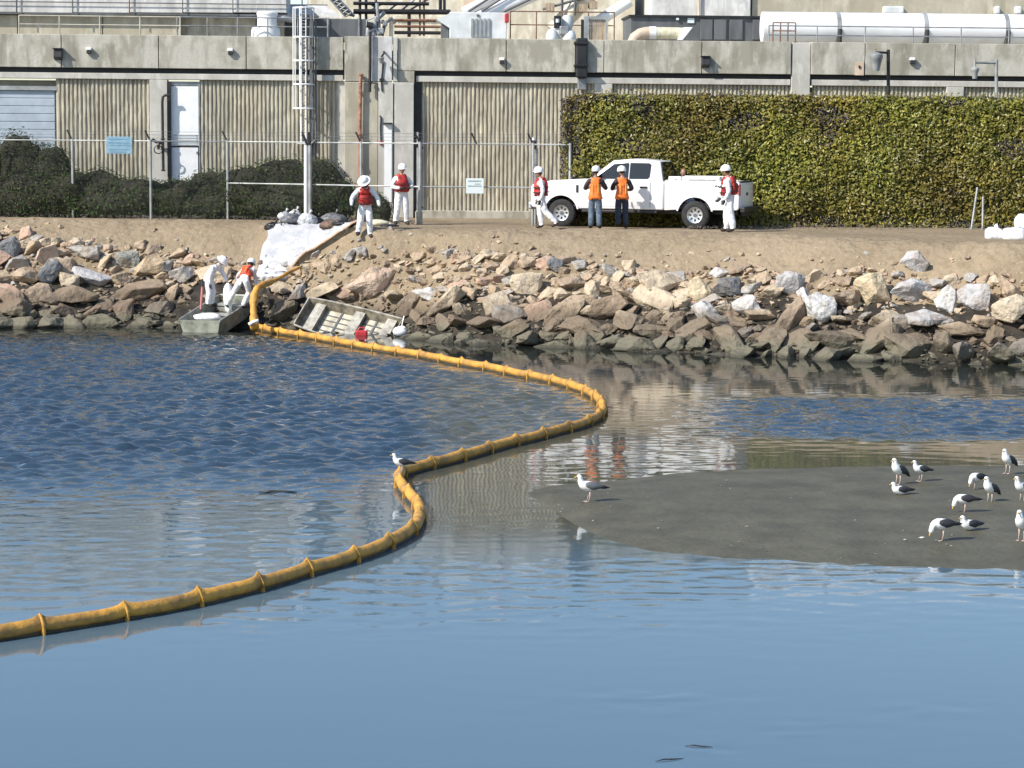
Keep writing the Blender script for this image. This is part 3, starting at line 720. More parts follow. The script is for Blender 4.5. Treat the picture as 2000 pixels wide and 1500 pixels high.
def wallpack(u, v, lab):
    t = thing('wall_lamp', lab, 'wall light', u, v, .25, 'small white-topped lamps on the fascia')
    x, z = BP(u, v, .25)
    child('lamp_top', 'white_paint', lambda m: lbox(m, x-.085, z-.02, x+.085, z+.07, .25, .40), t, bevel=.02)
    child('lamp_body', 'dark_bronze', lambda m: lbox(m, x-.075, z-.13, x+.075, z-.022, .25, .375), t, bevel=.02)
wallpack(174, 97, 'small white-topped lamp beside the large floodlight left of the white door'); wallpack(450, 99, 'small white-topped lamp left of the caged ladder'); wallpack(1781, 117, 'small white-topped lamp right of the dark lamp post'); wallpack(980, 117, 'small lamp low on the fascia above the gate')
def pipe(name, lab, pts, r, m, cat='pipe', collars=()):
    t = thing(name, lab, cat, *pts[-1]); mb = MB(); wall_tube(mb, pts, r, 10); mb.build('pipe_run', MATS[m], t, smooth=True, auto=50)
    for (u, v, d) in collars:
        mb = MB(); wall_tube(mb, [(u,v-1.5,d),(u,v+1.5,d)], r*1.5, 10); mb.build('collar', MATS[m], t)
    return t
pipe('rusty_pipe', 'rusty red-brown vertical pipe running down the pier', [(705,145,.42),(704,178,.42),(703,240,.42),(703,380,.42)], .055, 'rust_pipe', collars=[(704,180,.42),(703,262,.42),(703,320,.42),(705,146,.42)])
pipe('dark_pipe', 'dark vent pipe coming over the parapet down the pier', [(723,62,.46),(723,120,.46),(722,180,.46)], .05, 'black_steel', collars=[(723,160,.46)])
t = pipe('valve_pipe', 'black wall pipe with a valve left of the white door', [(331,186,.3),(322,186,.3),(318,189,.3),(317,200,.3),(318,270,.3),(319,333,.3)], .045, 'black_steel', collars=[(318,272,.3),(318,292,.3),(319,333,.3)])
mb = MB()
wall_tube(mb, [(318,280,.3),(305,277,.34),(297,272,.36)], .05, 8); wall_tube(mb, [(310,279,.34),(309,291,.42)], .05, 8); mb.build('valve_body', MATS['black_steel'], t)
mb = MB(); c = BW(BP(309,292,.46)[0], .46, BP(309,292,.46)[1]); mb.tube([c + EX*(.13*math.cos(a)) + Vector((0,0,.13*math.sin(a))) for a in [i*math.pi/8 for i in range(16)]], .02, 6, closed=True); mb.build('hand_wheel', MATS['black_steel'], t)
t = thing('downpipe', 'thick black downpipe strapped to the fascia above the hedge corner', 'pipe', 1136, 165, .4)
child('pipe_run', 'black_steel', lambda m: bbox(m, 1125.5, 74, 1148, 152, .255, .47), t, bevel=.05, bseg=3)
for v in (82, 126): child('collar', 'black_steel', lambda m: bbox(m, 1121.5, v, 1150, v+4, .255, .52), t, bevel=.01)
child('lower_run', 'grey_steel', lambda m: bbox(m, 1128, 152, 1146, 176, .102, .30), t, bevel=.04, bseg=3)
t = thing('pier_lamp', 'dark bracket lamp with trailing conduit on the pale pier face', 'wall light', 749, 112, .36)
child('lamp_head', 'galvanised', lambda m: wall_tube(m, [(744,112,.66),(746,124,.62)], [.11,.05], 12), t)
child('arm', 'black_steel', lambda m: wall_tube(m, [(750,101,.38),(750,104,.62),(745,111,.66)], .035, 8), t)
child('conduit', 'black_steel', lambda m: wall_tube(m, [(748,118,.40),(747,140,.385),(745,157,.385),(746,178,.385)], .028, 6), t)
child('junction_box', 'black_steel', lambda m: bbox(m, 741, 153, 750, 158, .36, .44), t)
t = thing('wall_conduit', 'thin dark conduit with red end beside the narrow white door', 'conduit', 743, 230, .4)
child('conduit_run', 'black_steel', lambda m: wall_tube(m, [(741,226,.39),(744,228,.39),(743,250,.39),(744,276,.39)], .025, 6), t)
child('red_bell', 'fuel_red', lambda m: wall_tube(m, [(744,276,.38),(744,282,.38)], .06, 10), t)
t = thing('access_panel', 'square rusty access plate low on the right fascia', 'panel', 1679, 130, .25)
child('plate', 'tan_duct', lambda m: bbox(m, 1670, 121, 1687, 147, .255, .275), t); child('knob', 'black_steel', lambda m: bbox(m, 1677, 128, 1680.5, 133, .27, .31), t)
# caged ladder ------------------------------------------------------
t = thing('caged_ladder', 'white caged ladder fixed to the facade between the ribbed bays', 'ladder', 595, 285, .55)
def lad(u, v, d): x, z = BP(u, v, d); return BW(x, d, z)
dl = .26
for u in (588.5, 598): child('ladder_rail', 'white_paint', lambda m: m.tube([lad(u,12,dl), lad(u,278,dl)], .028, 6), t)
for k in range(40): child('rung', 'galvanised', lambda m: m.tube([lad(588.5,14+k*6.6,dl), lad(598,14+k*6.6,dl)], .014, 5), t)
xc = BP(593,100,dl)[0]
for v in (16, 73, 119, 165, 212):
    zz = BP(593, v, dl)[1]
    child('cage_hoop', 'white_paint', lambda m: m.tube([BW(xc + .33*math.cos(a)*1.0, dl + .02 + .42*max(0,math.sin(a)) , zz) for a in [math.pi*i/14 for i in range(15)]], .03, 6), t)
for a in (.12, .7, 1.25, 1.9, 2.45, 3.02):
    child('cage_bar', 'white_paint' if a > 1.5 else 'grey_steel', lambda m: m.tube([BW(xc + .33*math.cos(a), dl+.02+.42*math.sin(a), BP(593,16,dl)[1]), BW(xc + .33*math.cos(a), dl+.02+.42*math.sin(a), BP(593,212,dl)[1])], .02, 5), t)
child('foot_plate', 'white_paint', lambda m: bbox(m, 580, 277, 612, 281, .4, 1.0), t)
for v in (80, 140, 200, 260): child('bracket', 'grey_steel', lambda m: [m.tube([lad(u,v,dl), lad(u,v,.0)], .02, 5) for u in (588.5,598)], t)
# dark pipe bundle with braces right of the ladder
t = thing('pipe_support', 'dark latticed steel support standing right of the caged ladder', 'steel frame', 622, 300, .5)
for u in (606, 611, 617): child('post', 'dark_grey_paint', lambda m: m.tube([lad(u,40,.45), lad(u,330,.45)], .03, 5), t)
for k in range(9): child('brace', 'grey_steel', lambda m: m.tube([lad(606,75+k*26,.45), lad(617,75+(k+1)*26,.45)], .018, 5), t)
child('ties', 'dark_grey_paint', lambda m: [m.tube([lad(611,v,.45), lad(611,v,-.05)], .02, 5) for v in (90,150,220,300)], t)
# ================================================================== ON THE ROOF (seen above the parapet)
RZ = ZT - .4
def railing(lab, u0_, u1_, vtop, vmid, d, n, m, cat='railing', z_base=None, r=.022, vt1=None):
    """level rail between two columns of the picture at depth d; posts at even spacing"""
    x0, zt = BP(u0_, vtop, d); x1 = BP(u1_, vtop, d)[0]; zm = BP(u0_, vmid, d)[1]; zb = z_base if z_base is not None else RZ
    t = empty('roof_railing', BW(x0, d, zb), YAW); tag(t, lab, cat, 'railings on the plant roof')
    for z, nm in ((zt,'top_rail'),(zm,'middle_rail')):
        mb = MB(); mb.tube([BW(x0,d,z), BW(x1,d,z)], r, 6); mb.build(nm, MATS[m], t)
    for i in range(n+1):
        x = x0 + (x1-x0)*i/n; mb = MB(); mb.tube([BW(x,d,zb), BW(x,d,zt)], r*1.1, 6); mb.build('post', MATS[m], t)
        mb = MB(); lbox(mb, x-.05, ZT-.02, x+.05, ZT+.05, d-.04, d+.04); mb.build('post_foot', MATS[m], t)
    return t
railing('pale beige roof railing in front of the upper beige wall', 37, 352, 30, 47, -1.0, 4, 'pale_rail')
railing('grey roof railing between the beige rail and the caged ladder', 346, 640, 33, 50, -1.3, 5, 'grey_steel')
railing('rusty brown roof railing right of the white cabinet unit', 997, 1200, 22, 48, -3.0, 4, 'rust_rail')
railing('dark grey roof railing running in front of the big white pipe', 1502, 2250, 50, 68, -.6, 8, 'grey_steel')
railing('short rust-brown guard rail where the white pipe meets the grey container', 1510, 1554, 44, 60, -.8, 3, 'rust_rail')
# upper storey, left
up = empty('upper_storey', BW(bx(100), -3, RZ), YAW); tag(up, 'beige upper storey wall with pale coping behind the left roof railings', 'building')
for a, b in ((-160,34),(35.5,200),(201.5,352)): child('wall_panel', 'concrete_tan', lambda m: bbox(m, a, 28, b, 90, -6, -3), up, bevel=.02, bseg=1)
for a, b in ((353.5,500),(501.5,555)): child('wall_panel', 'concrete', lambda m: bbox(m, a, 34, b, 90, -6, -3.4), up, bevel=.02, bseg=1)
for a, b in ((-160,33),(34,142),(143,253),(254,357),(358,455),(456,560)): child('coping_panel', 'concrete_pale', lambda m: bbox(m, a, -34, b, 23 if a < 30 else 25, -6, -2.7), up, bevel=.02, bseg=1)
for a, b in ((-160,250),(250,620)): child('coping_shade', 'dark_grey_paint', lambda m: bbox(m, a, 24 if a < 0 else 27, b, 27.5 if a < 0 else 31, -6, -2.72), up)  # dark strip standing for the shadow under the coping
t = empty('ledge_railing', BW(bx(100), -2.6, RZ+1), YAW); tag(t, 'thin dark railing along the pale upper coping at the top left', 'railing', 'railings on the plant roof')
for v in (3, -22): child('rail', 'dark_grey_paint', lambda m: m.tube([BW(BP(-160,v-2,-2.6)[0],-2.6,BP(-160,v-2,-2.6)[1]), BW(BP(640,v+6,-2.6)[0],-2.6,BP(-160,v-2,-2.6)[1])], .018, 5), t)
for u in (32, 142, 253, 357, 455, 590): child('post', 'rust_rail' if u == 253 else 'dark_grey_paint', lambda m: wall_tube(m, [(u,-24,-2.6),(u,26,-2.6)], .022, 5), t)
# white ventilator tank
t = thing('roof_ventilator', 'white round roof ventilator left of the caged ladder', 'ventilator', 522, 70, -1.9)
bm_ = BW(BP(522,70,-1.9)[0], -1.9, RZ)
def vlathe(mb, u, d, prof, n=20):        # prof: (radius, v)
    x = BP(u, 50, d)[0]; b = BW(x, d, 0); mb.lathe([(r, BP(u, v, d)[1]) for r, v in prof], n, M=Matrix.Translation(b))
child('base_drum', 'white_paint', lambda m: vlathe(m, 519, -1.9, [(.48,78),(.48,60),(.44,54)]), t, smooth=True, auto=40)
child('drum', 'white_paint', lambda m: vlathe(m, 522, -1.9, [(.33,55),(.33,30),(.35,29),(.35,25),(.30,22.5)]), t, smooth=True, auto=40)
child('outlet_pipe', 'grey_steel', lambda m: wall_tube(m, [(536,40,-1.9),(556,36,-1.9),(574,40,-1.9)], .10, 8), t)
# long dark duct
t = thing('dark_duct', 'long dark grey roof duct between ladder and lattice mast', 'duct', 640, 70, -4)
child('duct_body', 'dark_grey_paint', lambda m: bbox(m, 545, 36, 716, 80, -5.2, -4), t, bevel=.03)
for u in (580, 640, 700): child('seam', 'grey_steel', lambda m: bbox(m, u, 35, u+3, 80, -4, -3.95), t)
child('sloping_cover', 'concrete_pale', lambda m: m.add([BW(BP(u,v,dd)[0],dd,BP(u,v,dd)[1]) for u,v,dd in ((560,8,-6),(636,10,-6),(668,34,-5),(560,33,-5),(560,8,-6.4),(636,10,-6.4),(668,34,-5.4),(560,33,-5.4))], [(0,1,2,3),(7,6,5,4),(0,4,5,1),(1,5,6,2),(2,6,7,3),(3,7,4,0)]), t)
# pipe rack with lattice mast
t = thing('pipe_rack', 'dark steel pipe rack of beams and braces at the middle of the roof', 'pipe rack', 760, 70, -6)
for (v, r, m, u1_) in ((23,.09,'trim_black',880),(7,.06,'trim_black',838),(40,.05,'rust_rail',880),(52,.045,'rust_rail',880),(64,.06,'trim_black',880)):
    child('beam', m, lambda mb: wall_tube(mb, [(690 if v < 30 else 770,v-.5,-6),(u1_,v+.6,-6)], r, 4), t)
for u, v0, v1, r, m in ((703,-30,40,.05,'trim_black'),(715,-34,72,.05,'trim_black'),(734,-30,70,.05,'dark_grey_paint'),(799,22,72,.06,'trim_black'),(820,-40,70,.035,'rust_rail'),(828,-40,70,.035,'rust_rail'),(860,-38,26,.06,'trim_black'),(868,-38,26,.05,'trim_black')):
    child('post', m, lambda mb: wall_tube(mb, [(u,v0,-6.05),(u,v1,-6.05)], r, 4), t)
for a, b, c, d_ in ((755,24,780,4),(780,24,815,-6),(800,20,850,-10),(722,22,745,8),(745,24,722,6)): child('brace', 'grey_steel', lambda mb: wall_tube(mb, [(a,b,-6.1),(c,d_,-6.1)], .035, 4), t)
t = thing('lattice_mast', 'grey lattice mast leaning among the roof pipework', 'mast', 690, 70, -5.5)
for off in (0, 16):
    child('mast_leg', 'grey_steel', lambda mb: wall_tube(mb, [(636+off,-14,-5.6),(700+off,70,-5.6)] if False else [(634+off,-14,-5.6),(676+off,32,-5.6)], .05, 5), t)
for k in range(7):
    a = k/7; b = (k+1)/7; u1_, v1_ = 634+42*a, -14+46*a; u2_, v2_ = 650+42*b, -14+46*b
    child('lattice_brace', 'dark_grey_paint', lambda mb: wall_tube(mb, [(u1_,v1_,-5.6),(u2_,v2_,-5.6)], .03, 4), t); child('lattice_brace', 'grey_steel', lambda mb: wall_tube(mb, [(u1_+16,v1_,-5.5),(u1_+6,v2_,-5.5)], .03, 4), t)
t = thing('valve_cluster', 'tangle of grey pipe elbows and valves on the parapet above the pier', 'pipework', 740, 70, -1.2)
rv = random.Random(3)
for pts, r, m in (([(718,70,-1.2),(719,52,-1.2),(730,44,-1.3),(745,30,-1.4),(752,24,-1.4)],.07,'galvanised'),([(741,70,-1.2),(740,48,-1.2),(738,30,-1.2),(736,6,-1.2)],.055,'galvanised'),([(722,60,-1.1),(734,56,-1.1),(741,66,-1.1)],.09,'grey_steel'),([(746,70,-1.3),(752,45,-1.3),(765,36,-1.3),(772,46,-1.3)],.06,'dark_grey_paint'),([(716,48,-1.0),(728,50,-1.0)],.10,'trim_black'),([(700,70,-1.4),(702,30,-1.4)],.025,'grey_steel'),([(716,70,-1.4),(716,40,-1.4),(740,30,-1.4)],.025,'grey_steel')):
    child('elbow_pipe', m, lambda mb: wall_tube(mb, pts, r, 8), t, smooth=True, auto=50)
for u, v, s in ((730,48,6),(752,46,5),(726,64,7),(744,60,6),(747,42,4),(736,38,5)):
    child('valve', rv.choice(['galvanised','dark_grey_paint','grey_steel']), lambda mb: bbox(mb, u-s, v-s, u+s, v+s, -1.35, -1.05), t, bevel=.04)
# cream tank wall + sloping white trough further back
t = thing('settling_tank', 'cream rendered tank wall rising behind the roof pipework', 'tank', 900, 60, -14)
child('tank_wall', 'cream_render', lambda m: bbox(m, 600, -40, 1240, 100, -22, -14), t)
for (u0_, v0_, u1_, v1_) in ((668,32,760,78),(770,32,880,38),(905,-20,980,20)): child('panel', 'tan_duct' if u0_ > 900 else 'cream_render', lambda m: bbox(m, u0_, v0_, u1_, v1_, -14, -13.9), t)
t = thing('sloping_trough', 'white sloping pipes climbing the tank behind the cabinet unit', 'trough', 1000, 60, -11)
for a, b, m, r in (((930,40),(1062,-22),'white_pipe',.30),((905,24),(1000,-22),'white_pipe',.2),((1080,62),(1150,-10),'cream_render',.35),((1140,60),(1230,2),'white_pipe',.22)):
    child('pipe_run', m, lambda mb: wall_tube(mb, [(*a,-11),(*b,-11)], r, 10), t, smooth=True, auto=50)
for a, b in (((915,22),(985,-22)),((940,22),(1010,-22)),((960,34),(1070,-18)),((1098,-30),(1098,34)),((1125,-30),(1122,30)),((1060,18),(1140,-4))):
    child('strut', 'dark_grey_paint', lambda mb: wall_tube(mb, [(*a,-10.6),(*b,-10.6)], .05, 5), t)
for u, v in ((1075,14),(1140,16),(1160,10)): child('bracket', 'tan_slat', lambda mb: bbox(mb, u-8, v-8, u+8, v+7, -10.9, -10.5), t)
# white cabinet unit
t = thing('roof_cabinet', 'white louvred cabinet unit with a pointed inlet hood on the roof', 'roof unit', 930, 70, -1.5)
child('cabinet_body', 'off_white', lambda m: bbox(m, 878, 24, 990, 76, -3, -1.5), t, bevel=.03)
for k in range(5): child('louvre', 'galvanised', lambda m: bbox(m, 920+k*8, 36, 924+k*8, 72, -1.5, -1.44), t)
def hood(m):
    pts = [(-1.5,853,38),(-1.5,880,25),(-1.5,880,56),(-2.8,853,38),(-2.8,880,25),(-2.8,880,56)]
    m.add([BW(BP(u,v,-1.5)[0],d,BP(u,v,-1.5)[1]) for d,u,v in pts], [(0,2,1),(3,4,5),(0,1,4,3),(1,2,5,4),(2,0,3,5)])
child('inlet_hood', 'off_white', hood, t)
child('hood_leg', 'dark_grey_paint', lambda m: bbox(m, 862, 48, 876, 76, -2.6, -1.7), t)
child('badge', 'dark_grey_paint', lambda m: bbox(m, 931, 28, 936, 32, -1.5, -1.46), t); child('hose_reel', 'fuel_red', lambda m: bbox(m, 986, 26, 994, 44, -1.7, -1.35), t, bevel=.03)
# condenser unit
t = thing('roof_condenser', 'small white and grey air handler standing on the parapet', 'roof unit', 1098, 72, -.9)
child('case', 'off_white', lambda m: bbox(m, 1084, 32, 1098, 76, -1.6, -.9), t, bevel=.03); child('vent_panel', 'trim_black', lambda m: bbox(m, 1082, 31, 1096, 55, -.9, -.86), t); child('fan_guard', 'off_white', lambda m: vlathe(m, 1089, -.8, [(.06,44),(.06,37)]), t)
child('blower', 'off_white', lambda m: vlathe(m, 1108, -1.3, [(.14,60),(.19,50),(.19,36),(.12,30)]), t, smooth=True, auto=50)
for u, w in ((1078,13),(1112,14)): child('base_cover', 'off_white', lambda m: m.ell(BW(BP(u,74,-.9)[0],-.9,BP(u,74,-.9)[1]), (w/62,.25,.30), 12, 8), t, smooth=True)
child('motor', 'grey_steel', lambda m: bbox(m, 1093, 50, 1112, 68, -1.0, -.7), t, bevel=.05)
t = thing('slatted_screen', 'brown slatted screen in a pale frame beside the air handler', 'screen', 1165, 72, -1)
child('frame', 'galvanised', lambda m: (bbox(m, 1141, 34, 1150, 78, -1.1, -.9), bbox(m, 1183, 34, 1187, 78, -1.1, -.9), bbox(m, 1141, 32, 1187, 38, -1.12, -.92)), t)
for k in range(9): child('slat', 'tan_slat', lambda m: bbox(m, 1151+k*3.6, 38, 1153.8+k*3.6, 78, -1.06, -.98), t)
child('post', 'trim_black', lambda m: bbox(m, 1135, 38, 1140, 78, -1.1, -1.0), t)
# grey container
t = thing('grey_container', 'long dark grey ribbed equipment container on the roof', 'container', 1360, 72, -4)
child('container_body', 'dark_grey_paint', lambda m: bbox(m, 1231, 33, 1496, 80, -6.5, -4), t, bevel=.02)
for u in (1368,1395,1425,1470): child('side_panel', 'dark_grey_paint', lambda m: bbox(m, u, 38, u+(24 if u < 1420 else 26), 78, -4, -3.93), t, bevel=.02)
child('roof_edge', 'trim_black', lambda m: bbox(m, 1229, 30, 1498, 34, -6.6, -3.9), t); child('white_sign', 'sign_white', lambda m: bbox(m, 1343, 35, 1356, 45, -4, -3.96), t); child('small_lamp', 'sign_white', lambda m: bbox(m, 1321, 35, 1326, 39, -4, -3.9), t)
# elbow duct
t = thing('elbow_duct', 'tan and white elbow duct lying in front of the grey container', 'duct', 1290, 76, -2)
child('tan_elbow', 'tan_duct', lambda m: wall_tube(m, [(1236,84,-2),(1240,74,-2),(1250,67,-2),(1262,64,-2),(1268,64,-2)], .2, 14), t, smooth=True, auto=60)
child('white_collar', 'white_pipe', lambda m: wall_tube(m, [(1268,64,-2),(1281,64,-2)], .215, 14), t, smooth=True, auto=60)
child('mouth', 'cloth_cream', lambda m: wall_tube(m, [(1281,64.5,-2),(1320,65,-2),(1335,65,-2)], [.20,.2,.19], 14), t, smooth=True, auto=60)
child('scoop_lip', 'white_paint', lambda m: m.add([BW(BP(u,v,dd)[0],dd,BP(u,v,dd)[1]) for u,v,dd in ((1335,53,-2.2),(1353,53,-2),(1331,78,-1.8),(1322,78,-2.2),(1335,53,-1.75),(1353,53,-1.75),(1333,78,-1.75),(1322,78,-1.75))], [(0,1,2,3),(7,6,5,4),(0,4,5,1),(1,5,6,2),(2,6,7,3),(3,7,4,0)]), t)
# grey wall sections behind the container, beige hall far right
t = thing('rear_hall', 'pale grey panelled hall wall behind the container and the white pipe', 'building', 1600, 40, -12)
for a, b in ((1271,1363),(1366,1466)): child('wall_panel', 'concrete_pale', lambda m: bbox(m, a, -26, b, 90, -20, -12), t, bevel=.03, bseg=1)
child('wall_panel', 'concrete_tan', lambda m: bbox(m, 1469, -32, 2300, 90, -20, -12.2), t); child('orange_pipe', 'tan_duct', lambda m: wall_tube(m, [(1364.5,-26,-11.9),(1364.5,34,-11.9)], .05, 6), t)
for u, w in ((1742,16),(1757,9),(1949,5),(1990,6)): child('wall_fitting', 'off_white', lambda m: bbox(m, u-w, 12, u+w, 27, -12.2, -11.9), t, bevel=.05)
# big white pipe
t = thing('white_pipe_line', 'huge white pipe with dark bands lying on saddles along the roof', 'pipe', 1750, 80, -2.6)
x0, x1 = BP(1488, 56, -2.6)[0], BP(2300, 60, -2.6)[0]; zt = BP(1700, 25, -2.6)[1]; zb = BP(1700, 86, -2.6)[1]; rr_ = (zt-zb)/2; zc = (zt+zb)/2
child('pipe_shell', 'white_pipe', lambda m: m.tube([BW(x0,-2.6,zc), BW(x1,-2.6,zc)], rr_, 40), t, smooth=True, auto=60)
for u in (1634, 1803, 1961, 2120):
    x = BP(u, 50, -2.6)[0]
    b = child('band', 'galvanised', lambda m: m.tube([BW(x-.07,-2.6,zc), BW(x+.07,-2.6,zc)], rr_+.015, 40), t, smooth=True, auto=60)
    for sgn in (-1, 1): child('saddle_leg', 'trim_black', lambda m: m.tube([BW(x+.02,-2.6+sgn*(rr_+.02),zc-.05), BW(x,-2.6+sgn*(rr_+.05),RZ)], .07, 4), t)
# lamp posts behind the hedge
def lamp_post(lab, up_, vtop, ub, vb, m, rl, Y=74.8):
    base = P(up_, 440, Y); base.z = LAND; top = P(up_, vtop, Y); t = empty('lamp_post', base); tag(t, lab, 'lamp post', 'lamp posts behind the hedge')
    mb = MB(); mb.tube([base, top], .055, 8); mb.build('pole', MATS[m], t, smooth=True, auto=50)
    a = P(ub, vb-28 if rl > .15 else vb-15, Y-.25); mb = MB(); h = P(up_, vtop+6, Y); mb.tube([h, Vector((a.x, a.y, h.z))], .04, 6); mb.tube([Vector((a.x,a.y,h.z+.1)), Vector((a.x,a.y,a.z-.08))], .03, 6); mb.build('arm', MATS[m], t)
    c = P(ub, vb, Y-.25); mb = MB(); k = rl
    mb.lathe([(.10*k/.2, -.27*k/.2), (.17*k/.2, .05), (.2*k/.2, .12*k/.2), (.19*k/.2, .2*k/.2), (.06, .26*k/.2)], 16, M=Matrix.Translation(c)); mb.build('lamp_shade', MATS['galvanised'], t, smooth=True, auto=40)
lamp_post('dark lamp post with a large grey bell lamp above the hedge', 1735, 97, 1711, 120, 'trim_black', .22)
lamp_post('pale thin lamp post with a small bucket lamp at the right end', 1946, 117, 1904, 142, 'galvanised', .14)
# ================================================================== FENCE
FP = [(-150,423),(-8,424),(143,425.5),(295,428.5),(445,428.5),(600,432),(705,435.5),(820,438.5),(930,439),(1040,440),(1112,441)]
FG = [G(u, v, LAND) for u, v in FP]; FT = BP  # posts' feet
t = empty('chain_link_fence', FG[0]); tag(t, 'galvanised chain-link fence with barbed-wire arms running in front of the building', 'fence')
for p in FG: p.z = LAND - .05
HT = 2.42
def up(p, h): q = p.copy(); q.z = LAND + h; return q
posts = [(i, .042) for i in range(len(FG)) if i not in (5, 8)]
for i, r in posts:
    mb = MB(); mb.tube([FG[i], up(FG[i], HT + .05)], r if i != 7 else .055, 8); o = mb.build('post', MATS['galvanised'], t, smooth=True, auto=50)
for i in range(len(FG)):
    mb = MB(); a = up(FG[i], HT); mb.tube([a, a + Vector((-.16,-.02,.33))], .028, 5); mb.build('barb_arm', MATS['trim_black'], t)
for i in range(len(FG) - 1):
    a, b = FG[i], FG[i+1]
    mb = MB(); mb.tube([up(a, HT), up(b, HT)], .024, 6); mb.build('top_rail', MATS['galvanised'], t)
    if 4 <= i <= 8:
        mb = MB(); mb.tube([up(a, 1.13), up(b, 1.13)], .024, 6); mb.build('middle_rail', MATS['galvanised'], t)
    for k in range(3):
        o_ = Vector((-.05-.05*k,-.01,.10+.10*k)); mb = MB(); m = (up(a,HT)+up(b,HT))/2 + o_ - Vector((0,0,.015)); mb.tube([up(a,HT)+o_, m, up(b,HT)+o_], .006, 3); mb.build('barbed_wire', MATS['grey_steel'], t)
mb = MB(); S = .075                                         # the woven wire: diagonals both ways
for i in range(len(FG) - 1):
    a, b = FG[i], FG[i+1]; L_ = (b - a).length; n = int(L_ / S); ex = (b - a) / L_; ex.z = 0; h = HT - .05
    for k in range(-int(h / S), n + 1):
        for sgn in (1, -1):
            x0_, x1_ = k*S, k*S + h; z0_, z1_ = 0, h
            if x0_ < 0: z0_ = -x0_; x0_ = 0
            if x1_ > L_: z1_ = h - (x1_ - L_); x1_ = L_
            if z1_ <= z0_: continue
            p, q = a + ex * x0_, a + ex * x1_
            if sgn < 0: p, q = a + ex * (L_ - x0_), a + ex * (L_ - x1_)
            p.z = LAND + .03 + z0_; q.z = LAND + .03 + z1_; mb.tube([p, q], .0009, 3, cap=False)
w = mb.build('wire_mesh', MATS['wire'], t, fixn=False); tag(w, kind='stuff')
# gate mast: double pole at 600
t = empty('white_mast', G(601, 420, LAND)); tag(t, 'tall pale double pole standing in the shrubs under the caged ladder', 'pole')
Yp = 72.6
for u, m in ((597.5,'white_paint'), (605.5,'galvanised')):
    mb = MB(); a = P(u, 416, Yp); a.z = LAND-.1; b = P(u, 284, Yp); mb.tube([a, b], .06, 8); mb.build('pole', MATS[m], t, smooth=True, auto=50)
mb = MB(); mb.tube([P(601,284,Yp), P(590,262,Yp)], .04, 5); mb.tube([P(604,284,Yp), P(604,258,Yp)], .05, 5); mb.tube([P(606,284,Yp), P(616,274,Yp)], .035, 5); mb.build('barb_arm', MATS['trim_black'], t)
t = empty('gate_pole', G(822, 438, LAND)); tag(t, 'pale steel gate pole rising above the fence at the painted shadow strip', 'pole')
mb = MB(); a = P(816, 438, 71.0); a.z = LAND; mb.tube([a, P(816,258,71.0)], .035, 8); mb.build('pole', MATS['galvanised'], t)
mb = MB(); lbox; a = P(819, 413, 70.9); b = P(825, 438, 70.9); mb.box((a.x-.12, 70.8, LAND), (b.x, 71.05, a.z)); mb.build('pole_block', MATS['concrete'], t, bevel=.02)
mb = MB(); mb.tube([P(812,283,70.95), P(826,290,70.95)], .05, 6); mb.tube([P(818,410,70.9), P(826,404,70.9)], .025, 5); mb.build('gate_latch', MATS['trim_black'], t)
t = empty('fence_camera', P(1043, 290, 71.3)); tag(t, 'small dark camera with a white cap on the fence post by the gate', 'camera')
mb = MB(); mb.tube([P(1043,292,71.3), P(1043,274,71.3)], .075, 8); mb.build('housing', MATS['trim_black'], t); mb = MB(); mb.tube([P(1043,274,71.3), P(1043,268,71.3)], .06, 8); mb.build('cap', MATS['off_white'], t)
t = empty('gate_post', G(1043, 440, LAND)); tag(t, 'thick grey steel gate post behind the walking worker by the truck hood', 'post')
mb = MB(); a = G(1043,439,LAND); mb.tube([a + Vector((.03,.1,0)), up(a + Vector((.03,.1,0)), 2.3)], .075, 10); mb.build('post', MATS['galvanised'], t, smooth=True, auto=50)
# signs
def sign(name, lab, u0_, v0_, u1_, v1_, Y, m, ink, bars):
    a, b = P(u0_, v1_, Y), P(u1_, v0_, Y); t = empty(name, ((a.x+b.x)/2, Y, a.z)); tag(t, lab, 'sign')
    mb = MB(); mb.box((a.x, Y-.012, a.z), (b.x, Y+.012, b.z)); mb.build('plate', MATS[m], t, bevel=.006, bseg=1)
    W_, H_ = b.x-a.x, b.z-a.z
    for k, (x0_, y0_, x1_, y1_) in enumerate(bars):           # lines of small print: rows of separate strokes
        mb = MB(); x = x0_; rn = random.Random(k)
        while x < x1_:
            w_ = min(rn.uniform(.03,.09), x1_-x); mb.box((a.x + x*W_, Y-.016, a.z+y0_*H_), (a.x+(x+w_)*W_, Y-.0125, a.z+y1_*H_)); x += w_ + .018
        mb.build('print_line', MATS[ink], t)
    mb = MB()
    for x in (a.x+.05, b.x-.05): mb.box((x-.015, Y+.0125, b.z-.06), (x+.015, Y+.05, b.z-.02))
    mb.build('hanger', MATS['galvanised'], t)
sign('blue_sign', 'faded light blue sign with small print hung high on the chain-link fence', 208, 267, 258, 300, 73.45, 'sign_blue', 'sign_ink_blue', [(.1,.82,.9,.87),(.08,.6,.92,.66),(.15,.46,.9,.50),(.1,.22,.9,.26),(.15,.08,.8,.12)])
sign('white_sign', 'small white notice with dark heading hung on the chain-link gate', 910, 348.5, 945, 378, 70.9, 'sign_white', 'sign_ink', [(.12,.78,.86,.86),(.5,.6,.82,.66),(.12,.46,.88,.53)])
